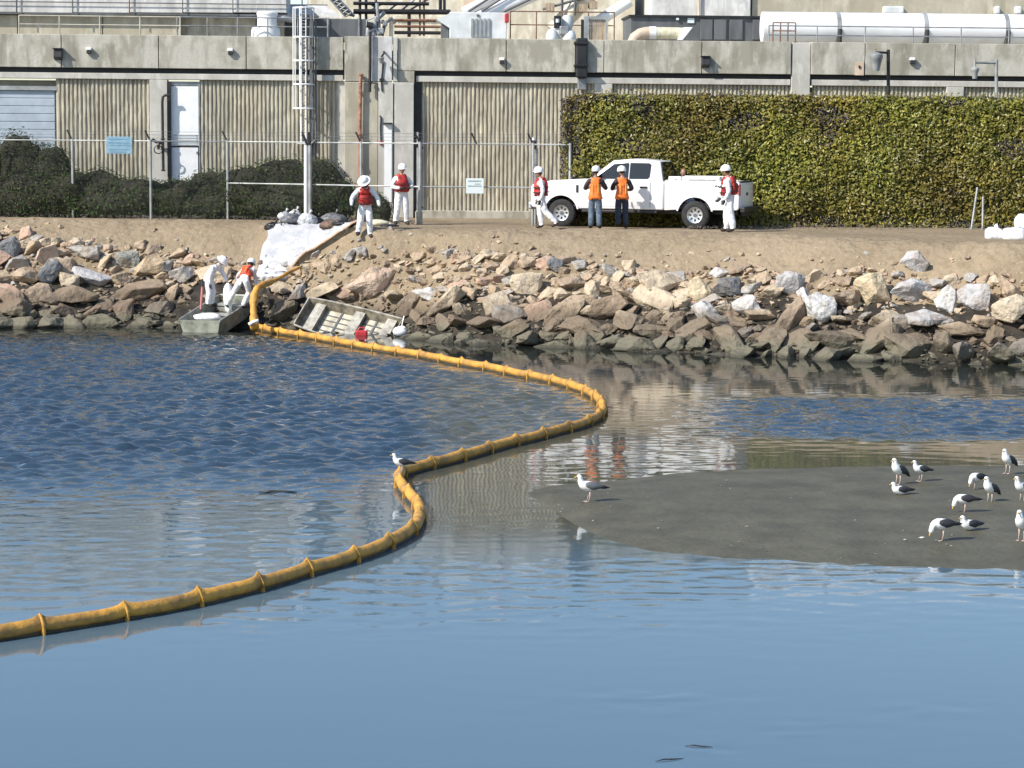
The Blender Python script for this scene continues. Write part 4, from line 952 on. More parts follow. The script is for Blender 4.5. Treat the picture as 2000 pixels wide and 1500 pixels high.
# poles leaning at the hedge
for (a, b, c, d_, lab) in ((1897,448,1909,366,'thin pale pole leaning against the hedge, left of its neighbour'),(1919,449,1920,384,'thin grey upright pole against the hedge, right of the leaning one')):
    p = G(a, b, LAND); t = empty('thin_pole', p); tag(t, lab, 'pole'); mb = MB(); mb.tube([p, P(c, d_, p.y + .15)], .033, 6); mb.build('pole', MATS['galvanised'], t); mb = MB(); mb.tube([p, p + Vector((0,0,.06))], .06, 6); mb.build('foot', MATS['grey_steel'], t)
# ================================================================== PLANTS
def leaf_mat(name, cols, rough=.45, tr=.0, spec=.5):
    m, nt, b = newmat(name); L = nt.links.new
    ge = nd(nt, 'ShaderNodeNewGeometry'); rp = nd(nt, 'ShaderNodeValToRGB'); el = rp.color_ramp.elements
    while len(el) < len(cols): el.new(.5)
    for i, c in enumerate(cols): el[i].position = i / (len(cols)-1); el[i].color = (*c, 1)
    L(ge.outputs['Random Per Island'], rp.inputs[0]); tc = nd(nt, 'ShaderNodeTexCoord'); nz = nd(nt, 'ShaderNodeTexNoise'); nz.inputs['Scale'].default_value = .55; nz.inputs['Detail'].default_value = 3
    L(tc.outputs['Object'], nz.inputs['Vector']); mr = nd(nt, 'ShaderNodeMapRange'); mr.inputs[1].default_value = .3; mr.inputs[2].default_value = .7; mr.inputs[3].default_value = .6; mr.inputs[4].default_value = 1.4; L(nz.outputs['Fac'], mr.inputs[0])
    hs = nd(nt, 'ShaderNodeHueSaturation'); mh = nd(nt, 'ShaderNodeMapRange'); mh.inputs[1].default_value = .35; mh.inputs[2].default_value = .65; mh.inputs[3].default_value = .468; mh.inputs[4].default_value = .512
    n2 = nd(nt, 'ShaderNodeTexNoise'); n2.inputs['Scale'].default_value = .35; L(tc.outputs['Object'], n2.inputs['Vector']); L(n2.outputs['Fac'], mh.inputs[0]); L(mh.outputs[0], hs.inputs['Hue'])
    L(mr.outputs[0], hs.inputs['Value']); L(rp.outputs[0], hs.inputs['Color']); L(hs.outputs[0], b.inputs['Base Color'])
    b.inputs['Roughness'].default_value = rough; b.inputs['Specular IOR Level'].default_value = spec
    return m
leaf_mat('hedge_leaf', [(.07,.07,.012),(.17,.16,.022),(.22,.20,.028),(.13,.14,.022),(.29,.26,.05),(.16,.125,.025)])
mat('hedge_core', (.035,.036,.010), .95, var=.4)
leaf_mat('hedge_twig', [(.10,.085,.07),(.16,.14,.12),(.12,.09,.09)], .8)
leaf_mat('shrub_leaf', [(.014,.027,.010),(.055,.082,.032),(.028,.048,.018),(.10,.125,.052)], .7, spec=.1)
def leaves(mb, p, n, size, rnd, jit=.6, asp=.62):
    n = (Vector(n) + Vector((rnd.gauss(0,jit), rnd.gauss(0,jit), rnd.gauss(0,jit)))).normalized()
    a = n.orthogonal().normalized(); a = Matrix.Rotation(rnd.uniform(0,6.283), 3, n) @ a; b = n.cross(a); s = size * rnd.uniform(.65,1.3); f = n * s * .18
    p = Vector(p); c = len(mb.v)
    mb.v += [p - a*s*.5, p + b*s*asp*.5 - f, p + a*s*.55, p - b*s*asp*.5 - f]; mb.f += [(c,c+1,c+2),(c,c+2,c+3)]; mb.m += [0,0]
def hedge():
    rnd = random.Random(11); a = G(1106, 441, LAND); b = G(2000, 446, LAND); ex = (b-a); L0 = ex.length; ex.normalize(); en = Vector((ex.y,-ex.x,0)); L_ = L0 + 5; ztop = P(1500, 190, a.y)[2]
    H = ztop - LAND; D = 1.3
    root = empty('ivy_hedge', a, 0); tag(root, 'tall olive-green clipped ivy hedge behind the white pickup truck', 'hedge')
    def bulge(x, z): return .13*noise.noise((x*.9, z*.9, 2)) + .07*noise.noise((x*2.3, z*2.3, 5)) - (.16*max(0, .35 - x) / .35)
    def topz(x): return H + .07*noise.noise((x*.8, 0, 8)) + .07*noise.noise((x*3, 0, 8)) + .04*noise.noise((x*8, 0, 3)) - .25 * max(0, .5 - x)
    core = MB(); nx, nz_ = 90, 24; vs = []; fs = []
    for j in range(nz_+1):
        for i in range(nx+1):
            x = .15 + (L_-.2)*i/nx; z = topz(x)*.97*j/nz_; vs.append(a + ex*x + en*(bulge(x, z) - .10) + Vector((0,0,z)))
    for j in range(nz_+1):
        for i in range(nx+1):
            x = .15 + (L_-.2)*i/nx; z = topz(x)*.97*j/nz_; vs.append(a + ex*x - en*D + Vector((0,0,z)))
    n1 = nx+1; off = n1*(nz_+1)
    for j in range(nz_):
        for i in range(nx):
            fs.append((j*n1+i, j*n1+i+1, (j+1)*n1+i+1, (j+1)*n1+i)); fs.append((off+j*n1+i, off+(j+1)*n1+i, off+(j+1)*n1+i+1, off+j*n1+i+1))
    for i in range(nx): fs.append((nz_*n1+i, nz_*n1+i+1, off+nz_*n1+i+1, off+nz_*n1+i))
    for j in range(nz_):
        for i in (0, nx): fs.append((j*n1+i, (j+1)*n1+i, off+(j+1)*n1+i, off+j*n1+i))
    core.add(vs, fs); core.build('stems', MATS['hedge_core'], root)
    lf = MB(); tw = MB()
    N = int(L_ * H * 640)
    for _ in range(N):
        x = rnd.uniform(-.05, L_); z = topz(x) * rnd.random()**.97; d = bulge(x, z) + rnd.uniform(-.10, .07) - (.10*rnd.random() if z < .5 else 0)
        grey = noise.noise((x*.7, z*1.4, 31)) + .45*(z/H) - (0 if x > .4 else -.6) - (0.0 if z > .35 else -.5)
        p = a + ex*x + en*d + Vector((0,0,z))
        if grey > .66 and rnd.random() < .65: leaves(tw, p, en + Vector((0,0,.3)), .10, rnd, .7, .35)
        else: leaves(lf, p, en*.8 + Vector((-.15,0,.45)), .125, rnd, .5)
    for _ in range(int(L_*D*420)):
        x = rnd.uniform(0, L_); d = -rnd.uniform(0, D); leaves(lf if rnd.random() > .2 else tw, a + ex*x + en*d + Vector((0,0,topz(x) + rnd.uniform(-.06,.07))), (0,0,1), .12, rnd, .6)
    for _ in range(int(D*H*400)):
        z = rnd.uniform(0, H-.1); leaves(tw if rnd.random() < .6 else lf, a + ex*(rnd.uniform(-.12,.12)) - en*rnd.uniform(0,D) + Vector((0,0,z)), -ex, .12, rnd, .6)
    for _ in range(240):                                   # loose sprigs above the clipped top
        x = rnd.uniform(0, L_); q = a + ex*x - en*rnd.uniform(0,.5) + Vector((0,0,topz(x))); h_ = rnd.uniform(.04,.24)
        tw.tube([q, q + Vector((rnd.uniform(-.05,.05),0,h_))], .006, 3); leaves(lf, q + Vector((0,0,h_)), (0,-1,.3), .09, rnd)
    o = lf.build('leaves', MATS['hedge_leaf'], root, fixn=False); tag(o, kind='stuff'); o = tw.build('dry_twigs', MATS['hedge_twig'], root, fixn=False); tag(o, kind='stuff')
    st = MB()
    for _ in range(45):
        x = rnd.uniform(.2, L_-.2); q = a + ex*x - en*rnd.uniform(.0,.1); st.tube([q, q + Vector((rnd.uniform(-.25,.25), -.03, rnd.uniform(.12,.5)))], rnd.uniform(.006,.014), 4)
    o = st.build('bare_stems', MATS['twig'], root, fixn=False); tag(o, kind='stuff')
hedge()
def shrub(lab, blobs, Y, seed, dens=1.0):
    """blobs: (u, v_top, half width px, v_bottom)"""
    rnd = random.Random(seed); u0_ = blobs[0][0]; root = empty('shrub', P(u0_, 425, Y).to_2d().to_3d() + Vector((0,0,LAND))); tag(root, lab, 'shrub', 'dark green shrubs along the fence')
    lf = MB(); cr = MB(); st = MB()
    for (u, vt, hw, dy) in blobs:
        y = Y + dy; s = F / y; top = P(u, vt, y); rx = hw / s; H = top.z - LAND; c = Vector((top.x, y, LAND + H*.42)); rz = H*.58; ry = min(.72, rx*.8)
        def surf(v):
            k = 1 + .16*noise.noise((v.x*1.7+u, v.y*1.7, v.z*1.7)) + .10*noise.noise((v.x*4+u, v.y*4, v.z*4))
            return v * k
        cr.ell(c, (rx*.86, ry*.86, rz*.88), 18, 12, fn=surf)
        n = int(dens * 900 * (rx*rz + rx*ry + ry*rz) )
        for _ in range(n):
            v = Vector((rnd.gauss(0,1), rnd.gauss(0,1), rnd.gauss(0,1))).normalized()
            if v.y > .5: continue
            q = surf(v) * rnd.uniform(.84, 1.04); p = c + Vector((q.x*rx, q.y*ry, q.z*rz))
            if p.z < LAND: continue
            leaves(lf, p, v + Vector((0,-.1,.5)), .085, rnd, .55, .5)
        for k in range(5):
            q = Vector((c.x + rnd.uniform(-.3,.3)*rx, y + rnd.uniform(-.1,.1), LAND-.05)); st.tube([q, q + Vector((rnd.uniform(-.4,.4)*rx, rnd.uniform(-.2,.1), H*.5))], [.05,.015], 5)
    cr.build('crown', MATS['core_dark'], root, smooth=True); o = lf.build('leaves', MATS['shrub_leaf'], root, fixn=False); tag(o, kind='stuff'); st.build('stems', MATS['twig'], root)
shrub('large mounded dark green shrub at the left frame edge below the roller door', [(40,252,62,.1),(-40,262,60,0),(95,278,58,0),(60,330,95,-.3),(130,325,40,-.2)], 75.0, 1)
shrub('low spreading dark green shrub under the blue sign', [(190,330,80,0),(270,343,75,-.2),(130,332,60,-.2),(340,350,60,0),(215,368,110,-.3)], 74.8, 2)
shrub('mid-height dark green shrub in front of the white door', [(405,330,52,0),(355,348,60,-.2),(450,330,48,-.1),(400,372,100,-.3)], 74.8, 3)
shrub('broad domed dark green shrub behind the tall pale double pole', [(545,304,78,0),(485,322,62,-.2),(618,306,64,-.1),(655,342,46,-.3),(570,352,115,-.5)], 74.5, 4)
shrub('small round dark shrub between the two workers in red vests', [(726,372,36,0),(745,385,22,-.2)], 73.0, 5)
# weeds at the foot of fence and hedge
def weeds():
    rnd = random.Random(5); mb = MB()
    for _ in range(900):
        if rnd.random() < .45: p = G(rnd.uniform(1330,2010), rnd.uniform(441,450), LAND)
        else: i = rnd.randrange(0, 7); p = FG[i].lerp(FG[i+1], rnd.random()) + Vector((0, rnd.uniform(-.15,.4), .05))
        for k in range(3): leaves(mb, p + Vector((rnd.uniform(-.06,.06), 0, rnd.uniform(.02,.12))), (0,-.7,.5), .07, rnd, .6, .3)
    o = mb.build('weeds', MATS['hedge_twig'], None, fixn=False); tag(o, 'dry weeds along the foot of the fence and hedge', 'weeds', None, 'stuff')
weeds()
# ================================================================== PICKUP TRUCK
def build_truck():
    ang = R(17.5); rw = hit(1357, 446); 
    # near rear wheel contact and direction of travel (towards the left, slightly away)
    fwd = Vector((-math.cos(ang), math.sin(ang), 0)); lft = Vector((-math.sin(ang), -math.cos(ang), 0))    # the truck's left side faces the viewer
    Yr = 4600 * (HC - LAND) / (446.5 - 270.9); base = P(1357, 446.5, Yr); base.z = LAND
    o = base + fwd * 2.03 - lft * .93
    T = empty('pickup_truck', o, math.atan2(fwd.y, fwd.x)); tag(T, 'white pickup truck with an extended cab parked in front of the hedge', 'pickup truck')
    def B(mb, name, m, parent=T, **k): return mb.build(name, MATS[m] if isinstance(m, str) else [MATS[q] for q in m], parent, local=True, **k)
    def arc(cx, r, a0, a1, n=12): return [(cx + r*math.cos(R(a0 + (a1-a0)*i/n)), .42 + r*math.sin(R(a0 + (a1-a0)*i/n))) for i in range(n+1)]
    AR = .52
    # lower front body with hood
    poly = [(2.92,.56),(2.98,.66),(2.985,1.0),(2.96,1.2),(2.86,1.285),(2.3,1.37),(1.30,1.43),(1.2,1.40),(-1.08,1.385),(-1.08,.54)] + [(1.45,.54)] + arc(2.03, AR, 167, 13)
    mb = MB(); mb.prism(poly, -.985, .985); B(mb, 'body', 'truck_white', bevel=.045, bseg=3, smooth=True, bang=25)
    # greenhouse
    lo = [(1.28,.90,1.395),(-.80,.93,1.38)]; hi = [(.50,.70,1.98),(-.72,.73,1.965)]
    mb = MB(); vs = [(1.28,-.90,1.37),(1.28,.90,1.37),(-1.06,.93,1.36),(-1.06,-.93,1.36),(.52,-.70,1.975),(.52,.70,1.975),(-.92,.74,1.965),(-.92,-.74,1.965),(-.15,-.74,2.03),(-.15,.74,2.03)]
    mb.add(vs, [(0,1,2,3),(4,8,9,5),(8,7,6,9),(0,4,5,1),(2,6,7,3),(1,5,9,6,2),(3,7,8,4,0)]); cab = B(mb, 'cab', 'truck_white', bevel=.06, bseg=3, smooth=True, bang=20)
    def panel(p, n, th=.012, name='window', m='dark_glass', parent=cab):
        n = Vector(n).normalized(); k = len(p); vs = [Vector(q) + n*(.004) for q in p] + [Vector(q) + n*(th) for q in p]
        mb = MB(); mb.add(vs, [tuple(range(k)), tuple(range(2*k-1,k-1,-1))] + [(i,(i+1)%k,(i+1)%k+k,i+k) for i in range(k)]); return B(mb, name, m, parent)
    def side(sg, s):      # point on the side plane: s=(x, z)
        x, z = s; t = (z-1.37)/(1.97-1.37); return (x, sg*(.92 - .19*t + .006), z)
    for sg in (1,-1):
        nn = (0, sg, .31)
        panel([side(sg,q) for q in ((1.02,1.44),(.48,1.865),(.02,1.905),(.02,1.44))], nn)
        panel([side(sg,q) for q in ((-.02,1.44),(-.02,1.905),(-.60,1.90),(-.66,1.86),(-.64,1.50),(-.58,1.44))], nn)
        mb = MB()                                     # door set proud with its seams
        dp = [(1.12,.62),(1.15,1.3),(1.10,1.37),(-.66,1.36),(-.68,1.3),(-.68,.62)]; mb.prism(dp, sg*.975 if sg<0 else .975, sg*.995); dr = B(mb, 'door', 'truck_white', T, bevel=.012, smooth=True)
        mb = MB(); mb.box((-.60, min(sg*.99,sg*1.03), 1.17), (-.38, max(sg*.99,sg*1.03), 1.225)); B(mb, 'handle', 'trim_black', dr, bevel=.012)
        mb = MB(); mb.prism([(1.12,.62),(1.125,.62),(1.155,1.3),(1.15,1.3)], sg*.99, sg*.997); mb.prism([(-.69,.62),(-.685,.62),(-.685,1.36),(-.69,1.36)], sg*.98, sg*.997); B(mb, 'seam', 'trim_black', dr)
        mb = MB(); mb.box((1.5, min(sg*.98,sg*1.0), 1.02), (1.57, max(sg*.98,sg*1.0), 1.24)); B(mb, 'fender_vent', 'trim_black', T)
        mb = MB(); mb.box((.95, min(sg*.9,sg*1.02), 1.46),(1.0, max(sg*.9,sg*1.02), 1.5)); mb.box((.90, min(sg*1.02,sg*1.25), 1.42),(1.02, max(sg*1.02,sg*1.25), 1.72)); B(mb, 'mirror', 'trim_black', T, bevel=.03)
        mb = MB(); mb.box((-.9, min(sg*.93,sg*1.0), .44),(1.4, max(sg*.93,sg*1.0), .52)); B(mb, 'side_step', 'trim_black', T, bevel=.02)
        mb = MB(); mb.box((2.80, min(sg*.66,sg*.99), 1.0),(2.975, max(sg*.66,sg*.99), 1.2)); B(mb, 'headlight', 'clear_lens', T, bevel=.04)
        mb = MB(); mb.box((-3.37, min(sg*.86,sg*1.0), .98),(-3.26, max(sg*.86,sg*1.0), 1.33)); B(mb, 'tail_light', 'red_lens', T, bevel=.03)
        # bed side
        mb = MB(); poly2 = [(-.88,.54),(-1.46,.54)] ; pl = [(-.87,.54)] + [(-.87,1.40),(-3.30,1.40),(-3.35,1.36),(-3.34,.62),(-3.28,.56)] + arc(-2.03, AR, 167, 13)[::1]
        pl = [(-1.12,.54),(-1.12,1.40),(-3.30,1.40),(-3.35,1.36),(-3.34,.62),(-3.28,.57)] + arc(-2.03, AR, 164, 16)
        mb.prism(pl, sg*.80, sg*1.0); B(mb, 'bed_side', 'truck_white', T, bevel=.018, bseg=2, smooth=True, bang=35)
        for cx in (2.03,-2.03):
            mb = MB(); a = arc(cx, AR+.035, 168, 12, 16); b = arc(cx, AR-.01, 168, 12, 16); n = len(a)
            mb.add([(x, sg*.97, z) for x,z in a] + [(x, sg*1.015, z) for x,z in a] + [(x, sg*.97, z) for x,z in b] + [(x, sg*1.015, z) for x,z in b],
                   [q for i in range(n-1) for q in ((i,i+1,n+i+1,n+i),(n+i,n+i+1,3*n+i+1,3*n+i),(3*n+i,3*n+i+1,2*n+i+1,2*n+i))]); B(mb, 'arch_lip', 'truck_white', T, smooth=True, auto=40)
    # badge on the bed side: dark angular strokes
    mb = MB()
    for k, (x, w_, h_) in enumerate(((-2.62,.05,.05),(-2.69,.06,.035),(-2.77,.05,.05),(-2.84,.07,.035),(-2.93,.06,.05),(-3.0,.05,.045))): mb.prism([(x,1.235),(x-w_,1.24),(x-w_-.02,1.24+h_),(x-.02,1.235+h_)], 1.0, 1.006)
    B(mb, 'badge', 'trim_black', T)
    # windscreen, rear glass
    panel([(1.19,-.80,1.45),(1.19,.80,1.45),(.55,.64,1.93),(.55,-.64,1.93)], (.6,0,.78), .014, 'windscreen')
    panel([(-1.05,.88,1.40),(-1.05,-.88,1.40),(-.935,-.70,1.94),(-.935,.70,1.94)], (-1,0,.21), .02, 'rear_window')
    mb = MB(); mb.box((-1.19,-.8,.56),(-1.12,.8,1.38)); mb.box((-3.28,-.8,.66),(-1.19,.8,.72)); B(mb, 'bed', 'dark_grey_paint', T)
    mb = MB(); mb.box((-3.365,-.84,.62),(-3.27,.84,1.365)); tg = B(mb, 'tailgate', 'truck_white', T, bevel=.025, bseg=3, smooth=True)
    mb = MB(); mb.tube([(-3.366,0,1.03),(-3.378,0,1.03)], 1, 20); M_ = None
    for i, v in enumerate(mb.v): v.y *= .115; v.z = 1.03 + (v.z-1.03)*.05
    B(mb, 'oval_emblem', 'trim_black', tg)
    mb = MB(); mb.box((-3.36,-.84,1.367),(-3.2,.84,1.41)); B(mb, 'gate_cap', 'trim_black', tg, bevel=.015)
    # long white side boxes lying along the bed rails
    for sg in (1,-1):
        for x0_, x1_ in ((-1.60,-1.22),(-2.75,-1.64)):
            mb = MB(); mb.box((x0_, min(sg*.6,sg*.95), 1.405),(x1_, max(sg*.6,sg*.95), 1.53)); bx_ = B(mb, 'side_box', 'truck_white', T, bevel=.02); mb = MB(); mb.box((x0_+.12, sg*.952 if sg>0 else sg*.965, 1.42),(x1_-.2, sg*.965 if sg>0 else sg*.952, 1.455)); B(mb, 'latch_rail', 'galvanised', bx_)
    # bumpers, grille, underside
    mb = MB(); mb.box((-3.52,-.95,.50),(-3.37,.95,.66)); mb.box((-3.45,-.5,.38),(-3.3,.5,.5)); B(mb, 'rear_bumper', 'trim_black', T, bevel=.03)
    mb = MB(); mb.box((2.95,-.97,.50),(3.06,.97,.72)); B(mb, 'front_bumper', 'alloy', T, bevel=.04)
    mb = MB(); mb.box((2.95,-.62,.80),(3.0,.62,1.18)); g = B(mb, 'grille', 'trim_black', T, bevel=.02)
    for z in (.9,1.0,1.1):
        mb = MB(); mb.box((3.0,-.6,z-.02),(3.02,.6,z+.02)); B(mb, 'grille_bar', 'alloy', g)
    mb = MB(); mb.box((-3.2,-.45,.42),(2.8,.45,.58)); mb.box((-3.1,-.86,.58),(2.6,.86,.66)); mb.tube([(2.03,-.8,.40),(2.03,.8,.40)], .06, 8); mb.tube([(-2.03,-.8,.40),(-2.03,.8,.40)], .09, 8); mb.ell((-2.03,0,.40),(.2,.2,.2),10,8); B(mb, 'chassis', 'trim_black', T)
    for cx in (2.03,-2.03):
        for sg in (1,-1):
            mb = MB(); a = arc(cx, AR+.0, 172, 8, 14); n = len(a); mb.add([(x, sg*.55, z) for x,z in a]+[(x, sg*.97, z) for x,z in a], [(i,i+1,n+i+1,n+i) for i in range(n-1)]); B(mb, 'wheel_liner', 'trim_black', T)
    # wheels
    def wheel(cx, sg):
        Mx = Matrix.Translation((cx, sg*.83, .41)) @ Matrix.Rotation(R(-90*sg), 4, 'X')
        mb = MB(); mb.lathe([(.24,-.13),(.36,-.14),(.405,-.11),(.412,0),(.405,.11),(.36,.14),(.24,.125),(.235,.05)], 36, M=Mx); ty = B(mb, 'wheel', 'tyre', T, smooth=True, auto=50)
        mb = MB(); mb.lathe([(.238,.115),(.232,.135),(.215,.13),(.2,.09),(.07,.075),(.065,.11),(.0,.112)], 32, M=Mx, cap=False); rim = B(mb, 'rim', 'alloy', ty, smooth=True, auto=30)
        mb = MB()
        for k in range(8):
            a = math.pi*2*k/8; c = (.15*math.cos(a), .15*math.sin(a)); ps = []
            for q in range(10):
                b = 2*math.pi*q/10; dx, dy = .042*math.cos(b), .03*math.sin(b); ps.append((c[0] + dx*math.cos(a) - dy*math.sin(a), c[1] + dx*math.sin(a) + dy*math.cos(a), .096))
            mb.add(ps, [tuple(range(10))], 0, Mx)
        B(mb, 'rim_hole', 'trim_black', ty); mb = MB(); mb.lathe([(.055,.11),(.05,.13),(.0,.131)], 16, M=Mx); B(mb, 'hub_cap', 'dark_grey_paint', ty)
    for cx in (2.03,-2.03):
        for sg in (1,-1): wheel(cx, sg)
    return T
TRUCK = build_truck()
# ================================================================== PEOPLE
def skin_mesh(J, E, rad, root, sub=2):
    names = list(J); me = bpy.data.meshes.new('sk'); me.from_pydata([tuple(J[n]) for n in names], [(names.index(a), names.index(b)) for a, b in E], [])
    o = bpy.data.objects.new('sk', me); COL.objects.link(o); o.modifiers.new('s', 'SKIN'); 
    m = o.modifiers[0]; m.branch_smoothing = .4; m.use_smooth_shade = True
    for i, n in enumerate(names):
        sv = me.skin_vertices[0].data[i]; r = rad[n]; sv.radius = r if isinstance(r, tuple) else (r, r); sv.use_root = (n == root)
    s = o.modifiers.new('u', 'SUBSURF'); s.levels = sub; s.render_levels = sub
    bpy.context.view_layer.update(); dg = bpy.context.evaluated_depsgraph_get(); ev = o.evaluated_get(dg); r = bpy.data.meshes.new_from_object(ev)
    vs = [v.co.copy() for v in r.vertices]; fs = [tuple(p.vertices) for p in r.polygons]
    bpy.data.objects.remove(o); bpy.data.meshes.remove(me); bpy.data.meshes.remove(r); return vs, fs
def seg_d(p, a, b):
    d = b - a; t = max(0, min(1, (p-a).dot(d)/max(d.length_squared, 1e-9))); return (p - a - d*t).length, t
def hand(mb, w, d, palm_n, side, mi, s=1.0):
    """palm and five fingers at wrist w pointing along d"""
    d = Vector(d).normalized(); n = Vector(palm_n); n = (n - d*n.dot(d)); n = n.normalized() if n.length > .01 else d.orthogonal().normalized(); x = d.cross(n) * side
    M_ = Matrix((x.to_4d(), n.to_4d(), d.to_4d(), (0,0,0,1))).transposed(); M_[0][3] = w[0]; M_[1][3] = w[1]; M_[2][3] = w[2]; M_[3] = (0,0,0,1)
    mb.ell((0,0,.05*s), (.045*s,.022*s,.06*s), 10, 8, mi, M_)
    for k, (fx, L) in enumerate(((-.032,.062),(-.011,.075),(.011,.07),(.031,.055))):
        p0 = Vector((fx, 0, .085))*s; p1 = p0 + Vector((fx*.1, .012, L*.5))*s; p2 = p1 + Vector((0, .028, L*.35))*s; p3 = p2 + Vector((0,.026,L*.1))*s; mb.tube([p0,p1,p2,p3], [.011*s,.010*s,.009*s,.007*s], 6, mi, M=M_)
    mb.tube([Vector((-.035,.0,.03))*s, Vector((-.06,.018,.06))*s, Vector((-.055,.03,.09))*s], [.013*s,.012*s,.009*s], 6, mi, M=M_)
def head(mb, c, f, upv, mi_skin, mi_hair, mi_eye, s=1.0):
    f = Vector(f).normalized(); upv = Vector(upv); upv = (upv - f*upv.dot(f)).normalized(); x = upv.cross(f) * -1
    M_ = Matrix((x.to_4d(), f.to_4d(), upv.to_4d(), (0,0,0,1))).transposed(); M_[0][3], M_[1][3], M_[2][3] = c; M_[3] = (0,0,0,1)
    def shp(v):
        k = 1.0
        if v.z < 0: k = 1 - .28*(-v.z)
        return Vector((v.x*k, v.y*(1 - .12*max(0,-v.z)) + .06*max(0,-v.z), v.z))
    mb.ell((0,0,0), (.076*s,.096*s,.118*s), 16, 12, mi_skin, M_, shp)
    mb.add([(0,.118,-.022),(.017,.088,-.03),(-.017,.088,-.03),(0,.09,.022)], [(0,2,1),(0,1,3),(0,3,2)], mi_skin, M_)     # nose
    mb.ell((0,.082,-.058), (.026,.012,.007), 8, 4, mi_hair, M_)                                                          # mouth
    for sx in (-1,1):
        mb.ell((sx*.03,.083,.012), (.012,.008,.007), 8, 5, mi_eye, M_); mb.ell((sx*.079,-.005,-.005), (.01,.02,.032), 8, 6, mi_skin, M_)
    mb.ell((0,-.022,.02), (.08*s,.085*s,.108*s), 16, 10, mi_hair, M_, lambda v: Vector((v.x, v.y*(1 if v.y < .25 else .6), max(v.z,-.7))))
    return M_
BODY_M = ['suit_white','skin','hair','glove_dark','boot','jeans','vest_red','shirt_dark']
def person(lab, at, face, pose, top='suit_white', legs='suit_white', hands='glove_dark', boots='boot', vest=None, vest_fat=.05, hat='helmet', neckm='skin', loose=1.0, scale=1.0, vest_low=.98, grp='cleanup workers on the bank'):
    """at: world foot point; face: heading in degrees, 0 = towards the viewer, positive turns to the picture's right. Local: -y is forward."""
    T = empty('person', at, R(face)); T.scale = (scale,)*3; tag(T, lab, 'person', grp)
    p = dict(lean=(0,0), hipz=.93, sway=(0,0), head=(0,-1,-.1), Lk=None, Rk=None)
    p.update(pose); V = Vector
    pel = V((p['sway'][0], p['sway'][1], p['hipz'])); ml = Matrix.Rotation(R(p['lean'][1]), 3, 'Y') @ Matrix.Rotation(R(p['lean'][0]), 3, 'X')   # lean[0]>0 bends forward
    def U(x, y, z): return pel + ml @ V((x, y, z))
    J = {'pel': pel, 'waist': U(0,-.01,.17), 'chest': U(0,0,.36), 'cl': U(0,.0,.47), 'neck': U(0,-.005,.56), 'nk2': U(0,-.015,.63)}
    rad = {'pel': .135*loose, 'waist': .132*loose, 'chest': .148*loose, 'cl': .11, 'neck': .066, 'nk2': .058}
    E = [('pel','waist'),('waist','chest'),('chest','cl'),('cl','neck'),('neck','nk2')]
    for s, n in ((-1,'L'),(1,'R')):          # L = smaller local x
        J[n+'h'] = pel + V((s*.095, 0, -.05)); J[n+'k'] = V(p[n+'k'] or (s*.11,-.03,.49)); J[n+'a'] = V(p.get(n+'a') or (s*.12,.02,.09)); d = V(p.get(n+'toe') or (s*.03,-.19,-.045)); J[n+'t'] = J[n+'a'] + d
        rad[n+'h'] = .105*loose; rad[n+'k'] = .082*loose; rad[n+'a'] = .068*loose if legs != 'x' else .06; rad[n+'t'] = .042
        J[n+'c'] = J[n+'k'].lerp(J[n+'a'], .45) + V((0,.015,0)); rad[n+'c'] = .080*loose
        J[n+'u'] = J[n+'h'].lerp(J[n+'k'], .5); rad[n+'u'] = .096*loose
        J[n+'s'] = U(s*.185, .005, .45); J[n+'e'] = V(p[n+'e']) if n+'e' in p else U(s*.26,.02,.17); J[n+'w'] = V(p[n+'w']) if n+'w' in p else U(s*.27,-.06,-.06)
        rad[n+'s'] = .078*loose; rad[n+'e'] = .058*loose; rad[n+'w'] = .044
        J[n+'m'] = J[n+'s'].lerp(J[n+'e'], .5); rad[n+'m'] = .066*loose
        E += [('pel',n+'h'),(n+'h',n+'u'),(n+'u',n+'k'),(n+'k',n+'c'),(n+'c',n+'a'),(n+'a',n+'t'),('cl',n+'s'),(n+'s',n+'m'),(n+'m',n+'e'),(n+'e',n+'w')]
    vs, fs = skin_mesh(J, E, rad, 'pel')
    mats = ['suit_white','skin','hair','glove_dark','boot']; mats[0] = top
    if legs not in mats: mats.append(legs)
    if hands not in mats: mats.append(hands)
    if boots not in mats: mats.append(boots)
    mats += ['eye_dark'] if 'eye_dark' in MATS else []
    if neckm not in mats: mats.append(neckm)
    mi = {m: i for i, m in enumerate(mats)}
    segs = [(a, b, legs if a[0] in 'LR' and a[1:] in ('h','u','k','c') else top) for a, b in E]
    fm = []; torso = []
    for f in fs:
        c = sum((vs[i] for i in f), V()) / len(f); best = min(((seg_d(c, J[a], J[b])[0] - .35*min(rad[a], rad[b]), a, b, m) for a, b, m in segs), key=lambda q: q[0])
        _, a, b, m = best
        if b[1:] == 't' : m = boots
        if b[1:] == 'a' and seg_d(c, J[a], J[b])[1] > .93: m = boots
        if a == 'pel' or (a, b) == ('pel','waist') and seg_d(c, J[a], J[b])[1] < .1: m = legs
        if b in ('neck','nk2') and seg_d(c, J['cl'], J['neck'])[1] > .6: m = neckm
        fm.append(mi[m])
        if (a == 'pel' and b in ('Lh','Rh')) or (a[1:] == 'h' and b[1:] == 'u' and vest_low < .9) or (a, b) in (('pel','waist'),('waist','chest'),('chest','cl')) or (a == 'cl' and b[1:] == 's' and seg_d(c, J[a], J[b])[1] < .62):
            h = (ml.inverted() @ (c - pel)).z
            if h > vest_low - .93 and h < .53: torso.append(f)
    # loose cloth: small folds
    nv = []
    for v in vs:
        n_ = noise.noise(v*9)*.006*loose + noise.noise(V((v.x*5, v.y*5, v.z*14)))*.006*loose; nv.append(v + V((v.x-pel.x, v.y-pel.y, 0)).normalized()*n_ if v.z > .12 else v)
